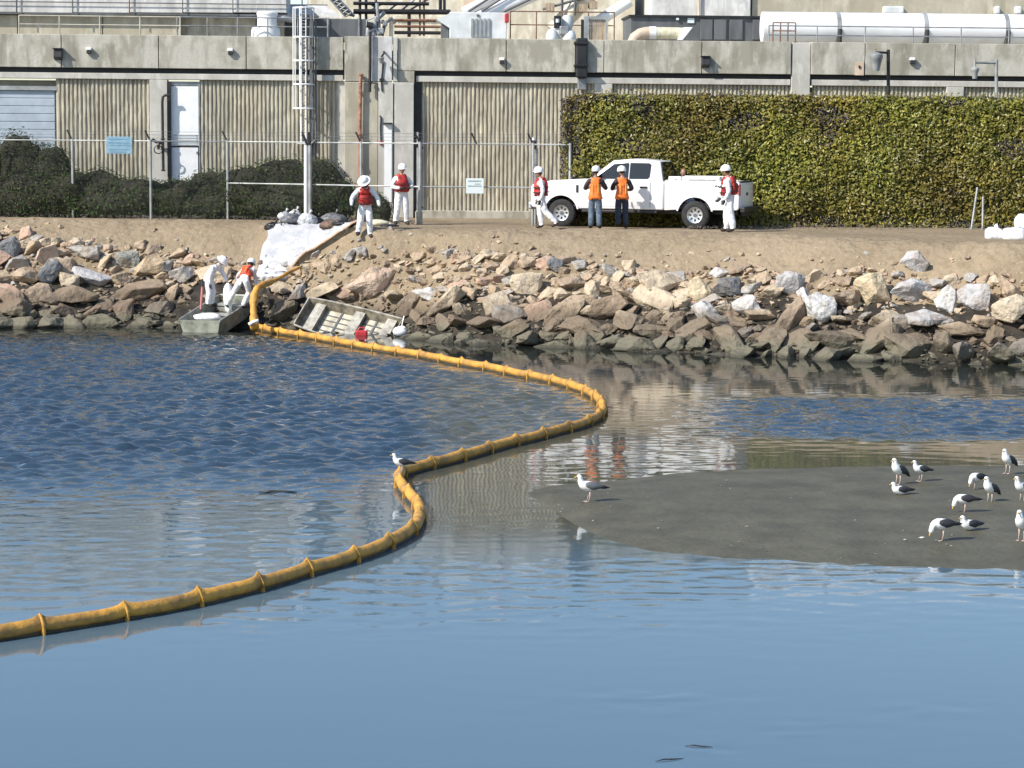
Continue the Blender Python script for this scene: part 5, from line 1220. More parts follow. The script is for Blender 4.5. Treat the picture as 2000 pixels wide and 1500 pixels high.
    mb = MB(); mb.v = nv; mb.f = fs; mb.m = fm
    for s, n in ((-1,'L'),(1,'R')):
        d = p.get(n+'hd') or (J[n+'w'] - J[n+'e']); hand(mb, J[n+'w'] + V(d).normalized()*.01, d, p.get(n+'pn') or V((-s, -.3, .2)), s, mi[hands])
    hf = V(p['head']); hu = ml @ V((0,0,1)) if p.get('hup') is None else V(p['hup'])
    hc = J['nk2'] + (ml @ V((0,0,1))*.5 + V((0,0,.5))).normalized()*.09 + V((hf.x, hf.y, 0)).normalized()*.035 + V(p.get('hoff', (0,0,0)))
    HM = head(mb, hc, hf, hu, mi['skin'], mi['hair'], mi['hair'])
    body = mb.build('body', [MATS[m] for m in mats], T, local=True, smooth=True, fixn=False)
    if hat:
        hb = MB(); brim = 'full' in hat
        hb.lathe([(.128,.015),(.132,.05),(.126,.10),(.104,.145),(.06,.172),(.0,.178)] if not brim else [(.118,.03),(.130,.05),(.126,.10),(.104,.145),(.06,.172),(0,.178)], 20, M=HM @ Matrix.Diagonal((.95,1.12,1,1)))
        if brim: hb.lathe([(.11,.045),(.195,.026),(.197,.036),(.12,.06)], 22, M=HM @ Matrix.Diagonal((.95,1.08,1,1)))
        else: hb.add([(-.09,.08,.05),(.09,.08,.05),(.07,.175,.04),(-.07,.175,.04),(-.09,.08,.06),(.09,.08,.06),(.07,.175,.048),(-.07,.175,.048)], [(0,1,2,3),(7,6,5,4),(0,4,5,1),(1,5,6,2),(2,6,7,3),(3,7,4,0)], 0, HM)
        hb.tube([Vector((0,-.12,.09)), Vector((0,-.06,.165)), Vector((0,.03,.182)), Vector((0,.10,.14))], .012, 6, 0, M=HM)
        if hat == 'hood': pass
        o = hb.build('hard_hat', MATS['helmet'], body, local=True, smooth=True, auto=50)
    if vest:
        idx = {}; vb = MB(); used = sorted({i for f in torso for i in f}); bm = bmesh.new(); bv = {i: bm.verts.new(nv[i]) for i in used}
        for f in torso: bm.faces.new([bv[i] for i in f])
        bm.normal_update(); ns = {i: bv[i].normal.copy() for i in used}; vn = {}
        for i in used:
            bv[i].co += ns[i] * (vest_fat + .010*noise.noise(nv[i]*11)); vn[tuple(round(q, 5) for q in bv[i].co)] = ns[i]
        be = [e for e in bm.edges if len(e.link_faces) == 1]
        for q in bmesh.ops.extrude_edge_only(bm, edges=be)['geom']:
            if isinstance(q, bmesh.types.BMVert): q.co -= vn[tuple(round(w, 5) for w in q.co)] * (vest_fat + .03)
        bmesh.ops.recalc_face_normals(bm, faces=bm.faces); me = bpy.data.meshes.new('vest'); bm.to_mesh(me); bm.free(); me.materials.append(MATS[vest]); me.polygons.foreach_set('use_smooth', [True]*len(me.polygons))
        o = bpy.data.objects.new('vest', me); COL.objects.link(o); o.parent = body
        if vest == 'vest_red':
            sb = MB()
            for z in (.16,.30):
                c0 = U(0,0,z); rr_ = (.145 + vest_fat)*loose*1.0; sb.tube([c0 + ml @ V((rr_*1.02*math.cos(a), rr_*.93*math.sin(a), 0)) for a in [i*math.pi/9 for i in range(18)]], .012, 5, closed=True)
            sb.build('strap', MATS['trim_black'], o, local=True)
        else:
            sb = MB()
            for sx in (-.085,.085):
                sb.tube([U(sx, (.155+vest_fat*.6)*sg_, z_) for z_, sg_ in ((.10,1.0),(.25,1.02),(.38,1.0))], .012, 4)
            sb.build('reflective_strip', MATS['vest_stripe'], o, local=True)
    return T
def foot(u, v, Y=None):
    if Y is None: p = hit(u, v)
    else: p = P(u, v, Y)
    return p
def flat(u, v):
    p = G(u, v, LAND); p.z = gz(p.x, p.y) if tt(p.x, p.y) < 1.6 else LAND; return p
# 1 worker on the lip, head bowed, arms apart
person('red-vested worker in white coveralls, head bowed, beside the plastic sheet', foot(713, 463), 6,
       dict(lean=(22,-3), hipz=.92, sway=(0,.05), head=(-.15,-.75,-.75), hup=(-.25,-.6,.7), Le=(-.38,-.12,1.12), Lw=(-.40,-.30,.90), Re=(.36,-.08,1.12), Rw=(.40,-.22,.88),
            Lk=(-.13,-.05,.49), La=(-.20,-.05,.12), Rk=(.12,-.04,.48), Ra=(.15,.03,.06)), vest='vest_red', vest_fat=.07, hat='full', loose=1.26, vest_low=1.0)
# 2 worker standing by the gate recess, hands together
person('red-vested worker in white coveralls by the gate recess, hands in front', flat(784, 439.5), 14,
       dict(head=(.25,-1,-.15), Le=(-.30,-.06,1.13), Lw=(-.10,-.30,1.10), Re=(.30,-.08,1.14), Rw=(.20,-.34,1.12), Lk=(-.13,-.03,.48), La=(-.17,.02,.09), Rk=(.13,-.03,.48), Ra=(.16,.02,.09)), vest='vest_red', vest_fat=.075, loose=1.26, vest_low=1.0)
# 3 walking left past the truck's nose
person('worker in white coveralls walking left past the nose of the white truck', flat(1057, 446), -94,
       dict(head=(-.12,-1,-.1), lean=(3,0), hipz=.90, Le=(-.23,-.0,1.12), Lw=(-.25,-.10,.86), Re=(.23,.06,1.12), Rw=(.24,-.02,.84), Lk=(-.09,-.06,.48), La=(-.10,.02,.09), Rk=(.09,.12,.50), Ra=(.10,.46,.16), Rtoe=(0,-.17,-.09)), vest='vest_red', vest_fat=.07, loose=1.2, vest_low=1.0)
# 4 + 5 supervisors from behind
person('man from behind in orange vest and faded blue jeans beside the truck', flat(1162, 448), 176,
       dict(head=(-.25,-1,.0), Le=(-.30,-.06,1.16), Lw=(-.30,-.30,1.22), Re=(.31,.0,1.16), Rw=(.24,-.24,1.18)), top='shirt_dark', legs='jeans', hands='skin', vest='vest_orange', vest_fat=.03, loose=1.16, vest_low=.86, grp='supervisors in orange vests')
person('man from behind in orange vest and dark navy trousers, right of his orange-vested colleague', flat(1214, 447), 186,
       dict(head=(.35,-1,-.1), Le=(-.30,.0,1.16), Lw=(-.22,-.22,1.12), Re=(.30,-.04,1.15), Rw=(.20,-.26,1.16), Rk=(.11,-.0,.49), Ra=(.12,.14,.14)), top='shirt_dark', legs='jeans_dark', hands='skin', vest='vest_orange', vest_fat=.03, loose=1.16, vest_low=.86, grp='supervisors in orange vests')
# 6 walking left at the tailgate
person('worker in white coveralls walking left at the tailgate of the white truck', flat(1424, 453), -112,
       dict(head=(-.1,-1,-.12), lean=(6,0), Le=(-.27,-.12,1.12), Lw=(-.30,-.34,.92), Re=(.25,.06,1.12), Rw=(.26,-.06,.88), Lk=(-.1,-.12,.48), La=(-.12,-.10,.09), Rk=(.1,.06,.48), Ra=(.10,.14,.09)), vest='vest_red', vest_fat=.075, loose=1.3, vest_low=1.02, scale=1.05)
# 7 worker among the rocks, bent, holding a pole
p7 = P(411, 600, 67.1)
person('vestless worker in white coveralls bent over a pink pole beside the beached boat', p7, 62,
       dict(lean=(46,0), sway=(0,.10), head=(0,-.7,-.7), hup=(0,-.6,.7), Le=(-.27,-.18,1.00), Lw=(-.24,-.16,.74), Re=(.27,-.34,.98), Rw=(.20,-.48,.80), Lk=(-.1,-.04,.48), Rk=(.1,-.04,.48)), loose=1.22, neckm='suit_white', hat='full', scale=.92)
t = empty('pink_pole', P(392, 602, 66.9)); tag(t, 'short pink pole held down into the rocks by the bent worker', 'pole'); mb = MB(); mb.tube([P(392,604,66.9), P(395,560,66.95)], .03, 8); mb.build('shaft', MATS['pink_pole'], t); mb = MB(); mb.tube([P(395,560,66.95), P(396,548,66.97)], .036, 8); mb.build('grip', MATS['trim_black'], t)
# 8 worker bending with the boom end
person('worker in vermilion vest bending away on the beached boat with the boom end', P(470, 603, 66.5), 158,
       dict(lean=(56,10), sway=(-.16,.12), hipz=.90, head=(.0,-.9,-.5), hup=(0,-.5,.8), Le=(-.24,-.50,.88), Lw=(-.30,-.46,.62), Re=(.38,-.50,.92), Rw=(.30,-.54,.66), Lk=(-.26,-.06,.50), La=(-.10,.06,.09), Rk=(.22,.0,.50), Ra=(.40,.14,.10)), vest='vest_vermilion', loose=1.06, hat='helmet', vest_low=1.03, scale=.95)
# 9 person sitting in the truck bed against the cab
tb = TRUCK.matrix_basis @ Vector((-1.42, .10, .78))
person('person in a white top sitting in the truck bed against the rear window', tb, 55,
       dict(head=(-.5,-1,-.1), hipz=.12, Lk=(-.13,-.40,.40), La=(-.13,-.58,.09), Rk=(.13,-.40,.40), Ra=(.13,-.58,.09), Le=(-.27,-.05,.36), Lw=(-.2,-.3,.30), Re=(.27,-.05,.36), Rw=(.2,-.3,.30)), hat=None, legs='jeans_dark', hands='skin')
# ================================================================== BOATS
def jon_boat(name, lab, M_, L, W_, D, mats, ribs=True, cat='boat', bench=(.08,.5,.84)):
    """flat-bottomed punt; local x along the length (bow at 0), y across, z up"""
    T = empty(name, M_.translation); tag(T, lab, cat)
    def B(mb, nm, m, par=T, **k): return mb.build(nm, MATS[m], par, **k)
    sec = [(0,.84,.30,.02),(.10,.90,.12,.01),(.24,.96,.02,0),(.6,1.0,0,0),(1.0,.97,0,0)]   # (t, width, keel rise, -)
    def ring(t, w, k, off, zt):
        hw = W_/2*w; return [(t*L, -hw-.03+off, zt), (t*L, -hw*.86+off, k*D+off), (t*L, hw*.86-off, k*D+off), (t*L, hw+.03-off, zt)]
    mb = MB(); vs = []; n = len(sec)
    for (t, w, k, _) in sec: vs += ring(t, w, k, 0, D*(1.0 + .12*(1-t)**3))
    for i, (t, w, k, _) in enumerate(sec): vs += [(x + (.03 if i == 0 else -.03 if i == n-1 else 0), y, z) for x, y, z in ring(t, w, k, .025, D*(1.0 + .12*(1-t)**3))]
    fs = []
    for i in range(n-1):
        for j in range(3): fs.append((i*4+j, i*4+j+1, i*4+5+j, i*4+4+j)); fs.append((4*n+i*4+j, 4*n+i*4+4+j, 4*n+i*4+5+j, 4*n+i*4+j+1))
        for j in (0, 3): fs.append((i*4+j, i*4+4+j, 4*n+i*4+4+j, 4*n+i*4+j))
    for e in (0, n-1):
        fs += [(e*4, e*4+1, e*4+2, e*4+3), (4*n+e*4, 4*n+e*4+1, 4*n+e*4+2, 4*n+e*4+3), (e*4, e*4+3, 4*n+e*4+3, 4*n+e*4)]
    mb.add(vs, fs, 0, M_); hull = B(mb, 'hull', mats[0])
    for sg in (-1,1):
        mb = MB(); mb.tube([Vector((t*L, sg*(W_/2*w+.03), D*(1+.12*(1-t)**3)+.01)) for t,w,k,_ in sec], .028, 6, M=M_); B(mb, 'gunwale', mats[1], hull)
    mb = MB(); mb.tube([Vector((0,-W_/2*.84-.03,D*1.12+.01)), Vector((0,W_/2*.84+.03,D*1.12+.01))], .028, 6, M=M_); B(mb, 'bow_rail', mats[1], hull)
    for t in bench:
        w = .88 if t < .2 else .97; mb = MB(); mb.box((t*L,-W_/2*w+.02,D*.72),(t*L+.30,W_/2*w-.02,D*.76), 0, M_); mb.box((t*L+.03,-W_/2*w*.88,.05),(t*L+.27,W_/2*w*.88,D*.72), 0, M_); B(mb, 'bench', mats[1])
    if ribs:
        for t0, t1 in ((.20,.50),(.61,.84)):
            mb = MB(); mb.box((t0*L,-W_/2*.82,.03),(t1*L,W_/2*.82,.04), 0, M_); B(mb, 'floor_panel', 'boat_inside')
            k = 3 if t1-t0 > .25 else 3
            for i in range(1, 5):
                y = -W_/2*.8 + W_*.8*i/5; mb = MB(); mb.box((t0*L,y-.018,.04),(t1*L,y+.018,.06), 0, M_); B(mb, 'floor_rib', 'dark_grey_paint')
            mb = MB(); xm = (t0+t1)/2*L; mb.box((xm-.03,-W_/2*.82,.04),(xm+.03,W_/2*.82,.065), 0, M_); B(mb, 'floor_rib', 'dark_grey_paint')
    return T
# sunken punt: built from its corner and its two edge directions
wv = Vector((-.44,-.66,-.80)); Wd = wv.length; wy = wv.normalized()
lx_ = Vector((2.75,-1.15,-.52)); lx_ = (lx_ - wy*lx_.dot(wy)).normalized(); nz_ = lx_.cross(wy).normalized()
if nz_.z < 0: nz_ = -nz_
far = P(606, 579, 66.7); ctr = far + wy*(Wd/2) - nz_*.33
# local y must make a right-handed frame (x, y, z)
yy = nz_.cross(lx_); M2 = Matrix((lx_.to_4d(), yy.to_4d(), nz_.to_4d(), (0,0,0,1))).transposed(); M2[0][3], M2[1][3], M2[2][3] = ctr; M2[3] = (0,0,0,1)
jon_boat('sunken_boat', 'half-sunken flat-bottomed aluminium boat tipped on the rocks with benches showing', M2, 2.95, Wd/1.0, .30, ['boat_worn','boat_bench'])
t = empty('fuel_can', P(705, 654, 64.6)); tag(t, 'small red fuel can floating in the sunken boat', 'fuel can')
c = M2 @ Vector((2.02, 0, .14)); 
mb = MB(); px = P(706, 651, 65.3); mb.box((px.x-.17,px.y-.12,-.06),(px.x+.17,px.y+.12,.13)); mb.build('can_body', MATS['fuel_red'], t, bevel=.05, bseg=3); mb = MB(); mb.tube([(px.x-.1,px.y,.13),(px.x-.05,px.y,.20),(px.x+.08,px.y,.20),(px.x+.12,px.y,.13)], .022, 6); mb.build('handle', MATS['fuel_red'], t); mb = MB(); mb.tube([(px.x+.13,px.y-.03,.12),(px.x+.13,px.y-.03,.17)], .035, 8); mb.build('cap', MATS['off_white'], t)
t = empty('outboard_cowl', P(780, 655, 64.2)); tag(t, 'white outboard motor cowl at the submerged stern of the sunken boat', 'outboard motor')
px = P(782, 646, 65.0); mb = MB(); mb.ell((px.x, px.y-.15, .14), (.21,.14,.14), 14, 10, M=Matrix.Identity(4)); mb.ell((px.x+.06, px.y-.15, .22), (.12,.11,.08), 12, 8); mb.build('cowl', MATS['white_paint'], t, smooth=True); mb = MB(); mb.tube([(px.x+.02,px.y+.02,.2),(px.x+.10,px.y+.1,.55)], .018, 6); mb.build('tiller', MATS['aluminium'], t); mb = MB(); mb.box((px.x-.07,px.y-.06,-.5),(px.x+.07,px.y+.06,.06)); mb.build('leg', MATS['off_white'], t)
# beached punt
d1 = Vector((.30,.93,.19)).normalized(); side_ = Vector((1,-.33,0)); side_ = (side_ - d1*side_.dot(d1)).normalized(); up_ = side_.cross(d1).normalized() 
# bow inland: local x runs from bow (inland) to stern (viewer) 
xl = -d1; zl = up_ if up_.z > 0 else -up_; yl = zl.cross(xl)
stern_r = P(431, 647, 65.5); stern_l = stern_r - side_*1.22; mid = (stern_l + stern_r)/2; mid.z = -.12
M1 = Matrix((xl.to_4d(), yl.to_4d(), zl.to_4d(), (0,0,0,1))).transposed(); bowp = mid + d1*2.6; M1[0][3], M1[1][3], M1[2][3] = bowp; M1[3] = (0,0,0,1)
jon_boat('beached_boat', 'olive-grey flat-bottomed boat nosed up onto the rocks at the waterline', M1, 2.6, 1.22, .46, ['boat_olive','boat_grey'], True)
t = empty('plastic_bundle', P(435, 616, 65.9)); tag(t, 'white plastic sheet bundle lying in the beached boat', 'bundle')
def lump(mb, c, r, seed, n=14, m=9, k=.22): mb.ell(c, r, n, m, fn=lambda v: v*(1 + k*noise.noise(v*1.6 + Vector((seed,0,0))) + k*.6*noise.noise(v*4 + Vector((seed,1,0)))))
mb = MB(); lump(mb, M1 @ Vector((2.1,.0,.44)), (.42,.30,.10), 3); mb.build('sheet', MATS['bag_white'], t, smooth=True)
# ================================================================== OIL BOOM
def resample(pts, step):
    out_ = [pts[0].copy()]; acc = 0; i = 0; a = pts[0].copy()
    while i < len(pts)-1:
        d = (pts[i+1]-a).length
        if acc + d >= step: a = a + (pts[i+1]-a).normalized()*(step-acc); out_.append(a.copy()); acc = 0
        else: acc += d; i += 1; a = pts[i].copy()
    return out_
def smooth_path(pts, k=6):
    o = []
    for i in range(len(pts)-1):
        p0, p1, p2, p3 = pts[max(i-1,0)], pts[i], pts[i+1], pts[min(i+2,len(pts)-1)]
        for j in range(k):
            t = j/k; o.append(.5*((2*p1) + (p2-p0)*t + (2*p0-5*p1+4*p2-p3)*t*t + (3*p1-p0-3*p2+p3)*t**3))
    o.append(pts[-1]); return o
def boom():
    T = empty('oil_boom', BOOM[0]); tag(T, 'long yellow floating oil boom curving across the water from the rocks', 'oil boom')
    path = smooth_path(BOOM); nodes = resample(path, 1.12); rnd = random.Random(4)
    fine = resample(path, .08); per = 14
    for i in range(len(nodes)-1):
        seg = fine[i*per:(i+1)*per+1]
        if len(seg) < 4: break
        mb = MB(); N = len(seg); vs = []; fs = []; n = 12; rz = .082*rnd.uniform(.94,1.06)
        for j, p in enumerate(seg):
            t = (seg[min(j+1,N-1)] - seg[max(j-1,0)]).normalized(); s = t.cross(Vector((0,0,1))).normalized(); q = j/(N-1)
            e = min(q, 1-q)*1.15; pk = math.exp(-e/.07); sag = 1 - .22*math.exp(-e/.12) + .03*noise.noise((i*3.1, q*6, 1)); wob = .02*noise.noise((i*2.3+q*2, 4, 7))
            for k in range(n):
                a = 2*math.pi*k/n; ca, sa = math.cos(a), math.sin(a)
                w_ = .084*sag*ca*(1 - .12*(sa > .5)); z = .076 + rz*(sag if sa < 0 else 1)*sa + .055*pk*max(0,sa)**3
                vs.append(p + s*(w_ + wob) + Vector((0,0,z)))
        for j in range(N-1):
            for k in range(n): l = (k+1)%n; fs.append((j*n+k, j*n+l, (j+1)*n+l, (j+1)*n+k))
        fs += [tuple(range(n)), tuple(range((N-1)*n, N*n))]; mb.add(vs, fs); fl = mb.build('float', MATS['boom_yellow'], T, smooth=True, auto=55)
        mb = MB(); mb.tube([p + Vector((0,0,-.01)) for p in seg[::2] + [seg[-1]]], .056, 8); mb.build('skirt', MATS['boom_dirty'], fl)
        # the seam between floats: a pinched fin standing up and out
        p = seg[0]; t = (seg[1]-seg[0]).normalized(); s = t.cross(Vector((0,0,1))).normalized(); mb = MB()
        prof = [(-.105,-.06),(-.092,.09),(-.05,.165),(0,.222*rnd.uniform(.92,1.05)),(.05,.165),(.092,.09),(.105,-.06)]; th = .018
        vs = [p + s*x + t*(-th) + Vector((0,0,z)) for x,z in prof] + [p + s*x + t*th + Vector((0,0,z)) for x,z in prof]; k = len(prof)
        mb.add(vs, [tuple(range(k)), tuple(range(2*k-1,k-1,-1))] + [(a,(a+1)%k,(a+1)%k+k,a+k) for a in range(k)]); mb.build('seam_fin', MATS['boom_seam'], T, bevel=.01, bseg=1)
    # the shore end hauled up over the rocks: a limp sleeve
    pts = [P(497,642,64.7), P(496,620,65.0), P(495,600,65.2), P(497,580,65.4), P(503,562,65.6), P(520,554,66.1), P(540,546,66.6), P(562,533,67.2), P(590,520,67.8)]
    pts = smooth_path(pts, 5); mb = MB(); N = len(pts)
    mb.tube(pts, [(.105 + .018*math.sin(j*.55) + .012*math.sin(j*1.7)) * (1.05 - .80*max(0,(j-N*.42)/(N*.58))) for j in range(N)], 9); mb.build('limp_sleeve', MATS['boom_yellow'], T, smooth=True)
    mb = MB(); a = P(486,634,64.6); b = P(505,626,64.6); mb.tube([a, (a+b)/2+Vector((0,0,.02)), b], .05, 8); mb.build('end_clamp', MATS['white_paint'], T, smooth=True)
boom()
# ================================================================== PLASTIC SHEET AND BAGS ON THE LIP
def sheet():
    T = empty('plastic_sheet', hit(600, 490)); tag(T, 'large crumpled white plastic sheet spread down the bank from the bag pile', 'plastic sheet')
    L_ = [(528,452),(524,470),(514,500),(507,530),(503,548)]; R_ = [(700,445),(672,463),(630,490),(592,514),(566,540)]; nu, nv = 46, 40; vs = []; fs = []
    for j in range(nv+1):
        t = j/nv; k = t*4; i = min(3, int(k)); f = k-i
        a = (L_[i][0]*(1-f)+L_[i+1][0]*f, L_[i][1]*(1-f)+L_[i+1][1]*f); b = (R_[i][0]*(1-f)+R_[i+1][0]*f, R_[i][1]*(1-f)+R_[i+1][1]*f)
        for q in range(nu+1):
            s = q/nu; u = a[0]*(1-s)+b[0]*s + 3*noise.noise((t*5, s*2, 9)); v = a[1]*(1-s)+b[1]*s + 2.5*noise.noise((s*6, t*3, 1)) + 5*s*(1-s)*(1-t)
            p = hit(u, v); lift = .17 + .05*noise.noise((u*.03, v*.04, 1)) + .02*abs(noise.noise((u*.09 + v*.05, v*.05, 4))) + .035*abs(noise.noise((u*.02 - v*.11, u*.05, 8)))
            vs.append(p + Vector((-.02,-.12,.22))*(lift/.2))
    for j in range(nv):
        for q in range(nu): fs.append((j*(nu+1)+q, j*(nu+1)+q+1, (j+1)*(nu+1)+q+1, (j+1)*(nu+1)+q))
    m = mat('plastic_film', (.45,.455,.48), .4, var=.10, vs=2, bump=.35, bs=4, alpha=.88)
    mb = MB(); mb.add(vs, fs); o = mb.build('film', m, T, smooth=True)
    mb = MB(); mb.tube([p + Vector((0,0,.03)) for p in [vs[j*(nu+1)+nu] for j in range(0, nv+1, 4)]], .03, 5); mb.build('hem_rope', MATS['rope'], T)
sheet()
def bag(lab, u, v, w, h, m, seed, name='rubbish_bag', cat='bag', grp='bags and debris heaped at the top of the plastic sheet', knot=True, Y=None):
    p = hit(u, v) if Y is None else P(u, v, Y); s = F/p.y; T = empty(name, p); tag(T, lab, cat, grp); mb = MB(); rx, rz = w/s/2, h/s/2
    lump(mb, p + Vector((0,0,rz*.8)), (rx, max(.15,rx*.75), rz), seed*7.3, 18, 12, .28); mb.build('sack', MATS[m], T, smooth=True)
    if knot:
        mb = MB(); q = p + Vector((rx*.2,-.02,rz*1.65)); mb.tube([q, q+Vector((.03,0,.07)), q+Vector((.07,-.02,.13))], [.035,.02,.05], 7); mb.build('knot', MATS[m], T, smooth=True)
for k, a in enumerate([
 ('black bag at the left foot of the heap over the sheet corner', 535,452,36,20,'bag_black'), ('black bag with a shine, second from the heap left end', 562,449,34,24,'bag_black'),
 ('clear plastic bag topmost at the left of the heap', 555,434,26,22,'bag_clear'), ('clear plastic bag on top, right of the other topmost clear bag', 576,432,28,24,'bag_clear'), ('dull grey bag between the clear bags and the sheet', 568,441,44,26,'bag_grey'),
 ('pale grey bag at the middle of the heap behind the sheet edge', 600,444,40,30,'bag_clear'), ('round black bag in the middle of the heap', 617,442,32,20,'bag_black'), ('grey bag under the pale double pole', 622,430,46,24,'bag_grey'),
 ('wide dark grey bag right of the round black bag', 650,438,52,24,'bag_grey'), ('low black bag in front of the wide dark grey bag', 672,444,50,16,'bag_black')]): bag(a[0], *a[1:5], a[5], k+1)
t = empty('striped_cloth', hit(652, 449)); tag(t, 'brown and pink striped cloth at the top edge of the plastic sheet', 'cloth', 'bags and debris heaped at the top of the plastic sheet')
mb = MB(); lump(mb, hit(652,449)+Vector((0,-.05,.14)), (.42,.22,.15), 5.5); mb.build('fold', MATS['brown_cloth'], t, smooth=True)
for k in range(3):
    mb = MB(); q = hit(636+k*9, 450)+Vector((0,-.22,.05)); mb.tube([q, q+Vector((.04,-.03,.12)), q+Vector((.09,.02,.22))], .035, 6); mb.build('stripe', MATS['cloth_stripe'], t, smooth=True)
t = empty('cream_cloth', hit(742, 440)); tag(t, 'crumpled cream cloth on the ground between the two red-vested workers', 'cloth', 'bags and debris heaped at the top of the plastic sheet')
mb = MB(); lump(mb, hit(738,441)+Vector((0,0,.08)), (.32,.2,.11), 8.5); lump(mb, hit(752,441)+Vector((0,0,.05)), (.22,.16,.08), 2.5); mb.build('heap', MATS['cloth_cream'], t, smooth=True)
mb = MB(); lump(mb, hit(757,442)+Vector((.05,-.02,.02)), (.3,.14,.05), 12); mb.build('dark_fold', MATS['bag_black'], t, smooth=True)
bag('dark folded bag held beside the bending worker in the vermilion vest', 515,524,22,20,'brown_cloth', 21, grp='loose bags among the rocks'); bag('white bag on the rocks beneath the dark folded bag', 514,545,24,22,'bag_white', 22, grp='loose bags among the rocks')
bag('long limp white bag hanging from the bending worker to the beached boat', 446,606,18,60,'bag_white', 23, grp='loose bags among the rocks', Y=66.7, knot=False)
bag('long translucent bag lying across rocks at the foot of the sheet', 545,547,56,18,'bag_clear', 24, grp='loose bags among the rocks')
# white sacks at the right edge: squared, slumped
def sack(lab, u, v, w, h, seed, Y):
    p = P(u, v, Y); s = F/Y; T = empty('white_sack', p); tag(T, lab, 'sack', 'white sacks on the road edge'); rx, rz = w/s/2, h/s/2; mb = MB()
    mb.ell(p+Vector((0,0,rz)), (rx, rx*.8, rz), 22, 14, fn=lambda q: Vector((math.copysign(abs(q.x)**.55,q.x), math.copysign(abs(q.y)**.55,q.y), math.copysign(abs(q.z)**.6,q.z)))*(1+.12*noise.noise(q*1.5+Vector((seed,0,0)))) + Vector((0,0,.25*max(0,noise.noise(Vector((q.x*1.2+seed,2,0))))*(q.z>0)))); mb.build('sack', MATS['bag_white'], T, smooth=True)
    mb = MB(); q = p+Vector((rx*.3,0,rz*1.95)); mb.tube([q+Vector((0,0,-.05)), q+Vector((.02,0,.03)), q+Vector((-.02,0,.09))], [.07,.035,.06], 8); mb.build('tied_neck', MATS['bag_white'], T, smooth=True)
ya = G(1940, 470, LAND-.05).y
sack('white sack on the road edge at the left end of its group', 1940, 469.5, 33, 25, 1.3, ya); sack('white sack on the road edge right beside the leftmost sack', 1979, 471.5, 44, 26, 4.1, ya-.1); sack('white sack stacked on top at the right frame edge', 1999, 449, 34, 30, 7.7, ya+.15); sack('white sack supporting the topmost sack at the frame edge', 2024, 472, 44, 28, 9.2, ya)
# ================================================================== GULLS
def gull_mesh(pose):
    """local: faces -x, feet at z=0; about 0.4 m tall"""
    mb = MB()
    if pose == 'stand':  path = [((.24,0,.185),.012),((.18,0,.20),.04),((.09,0,.22),.066),((0,0,.225),.078),((-.075,0,.25),.068),((-.115,0,.295),.047),((-.125,0,.335),.036),((-.135,0,.365),.036),((-.155,0,.375),.030),((-.175,0,.373),.014)]; bill = ((-.172,0,.372),(-.222,0,.362)); leg = .165
    elif pose == 'upright': path = [((.20,0,.125),.012),((.15,0,.155),.04),((.08,0,.20),.066),((.01,0,.235),.080),((-.05,0,.275),.07),((-.075,0,.32),.05),((-.08,0,.355),.04),((-.088,0,.382),.038),((-.11,0,.39),.03),((-.13,0,.388),.014)]; bill = ((-.128,0,.386),(-.178,0,.374)); leg = .16
    elif pose == 'peck': path = [((.24,0,.20),.012),((.18,0,.215),.04),((.09,0,.225),.066),((0,0,.225),.078),((-.07,0,.235),.068),((-.12,0,.225),.046),((-.145,0,.185),.036),((-.155,0,.15),.036),((-.165,0,.13),.029),((-.172,0,.115),.013)]; bill = ((-.172,0,.118),(-.185,0,.068)); leg = .165
    else: path = [((.25,0,.075),.012),((.18,0,.085),.045),((.09,0,.088),.07),((0,0,.092),.08),((-.075,0,.115),.068),((-.11,0,.15),.048),((-.12,0,.18),.038),((-.13,0,.205),.037),((-.15,0,.213),.03),((-.168,0,.21),.014)]; bill = ((-.166,0,.208),(-.212,0,.20)); leg = 0
    return path, bill, leg
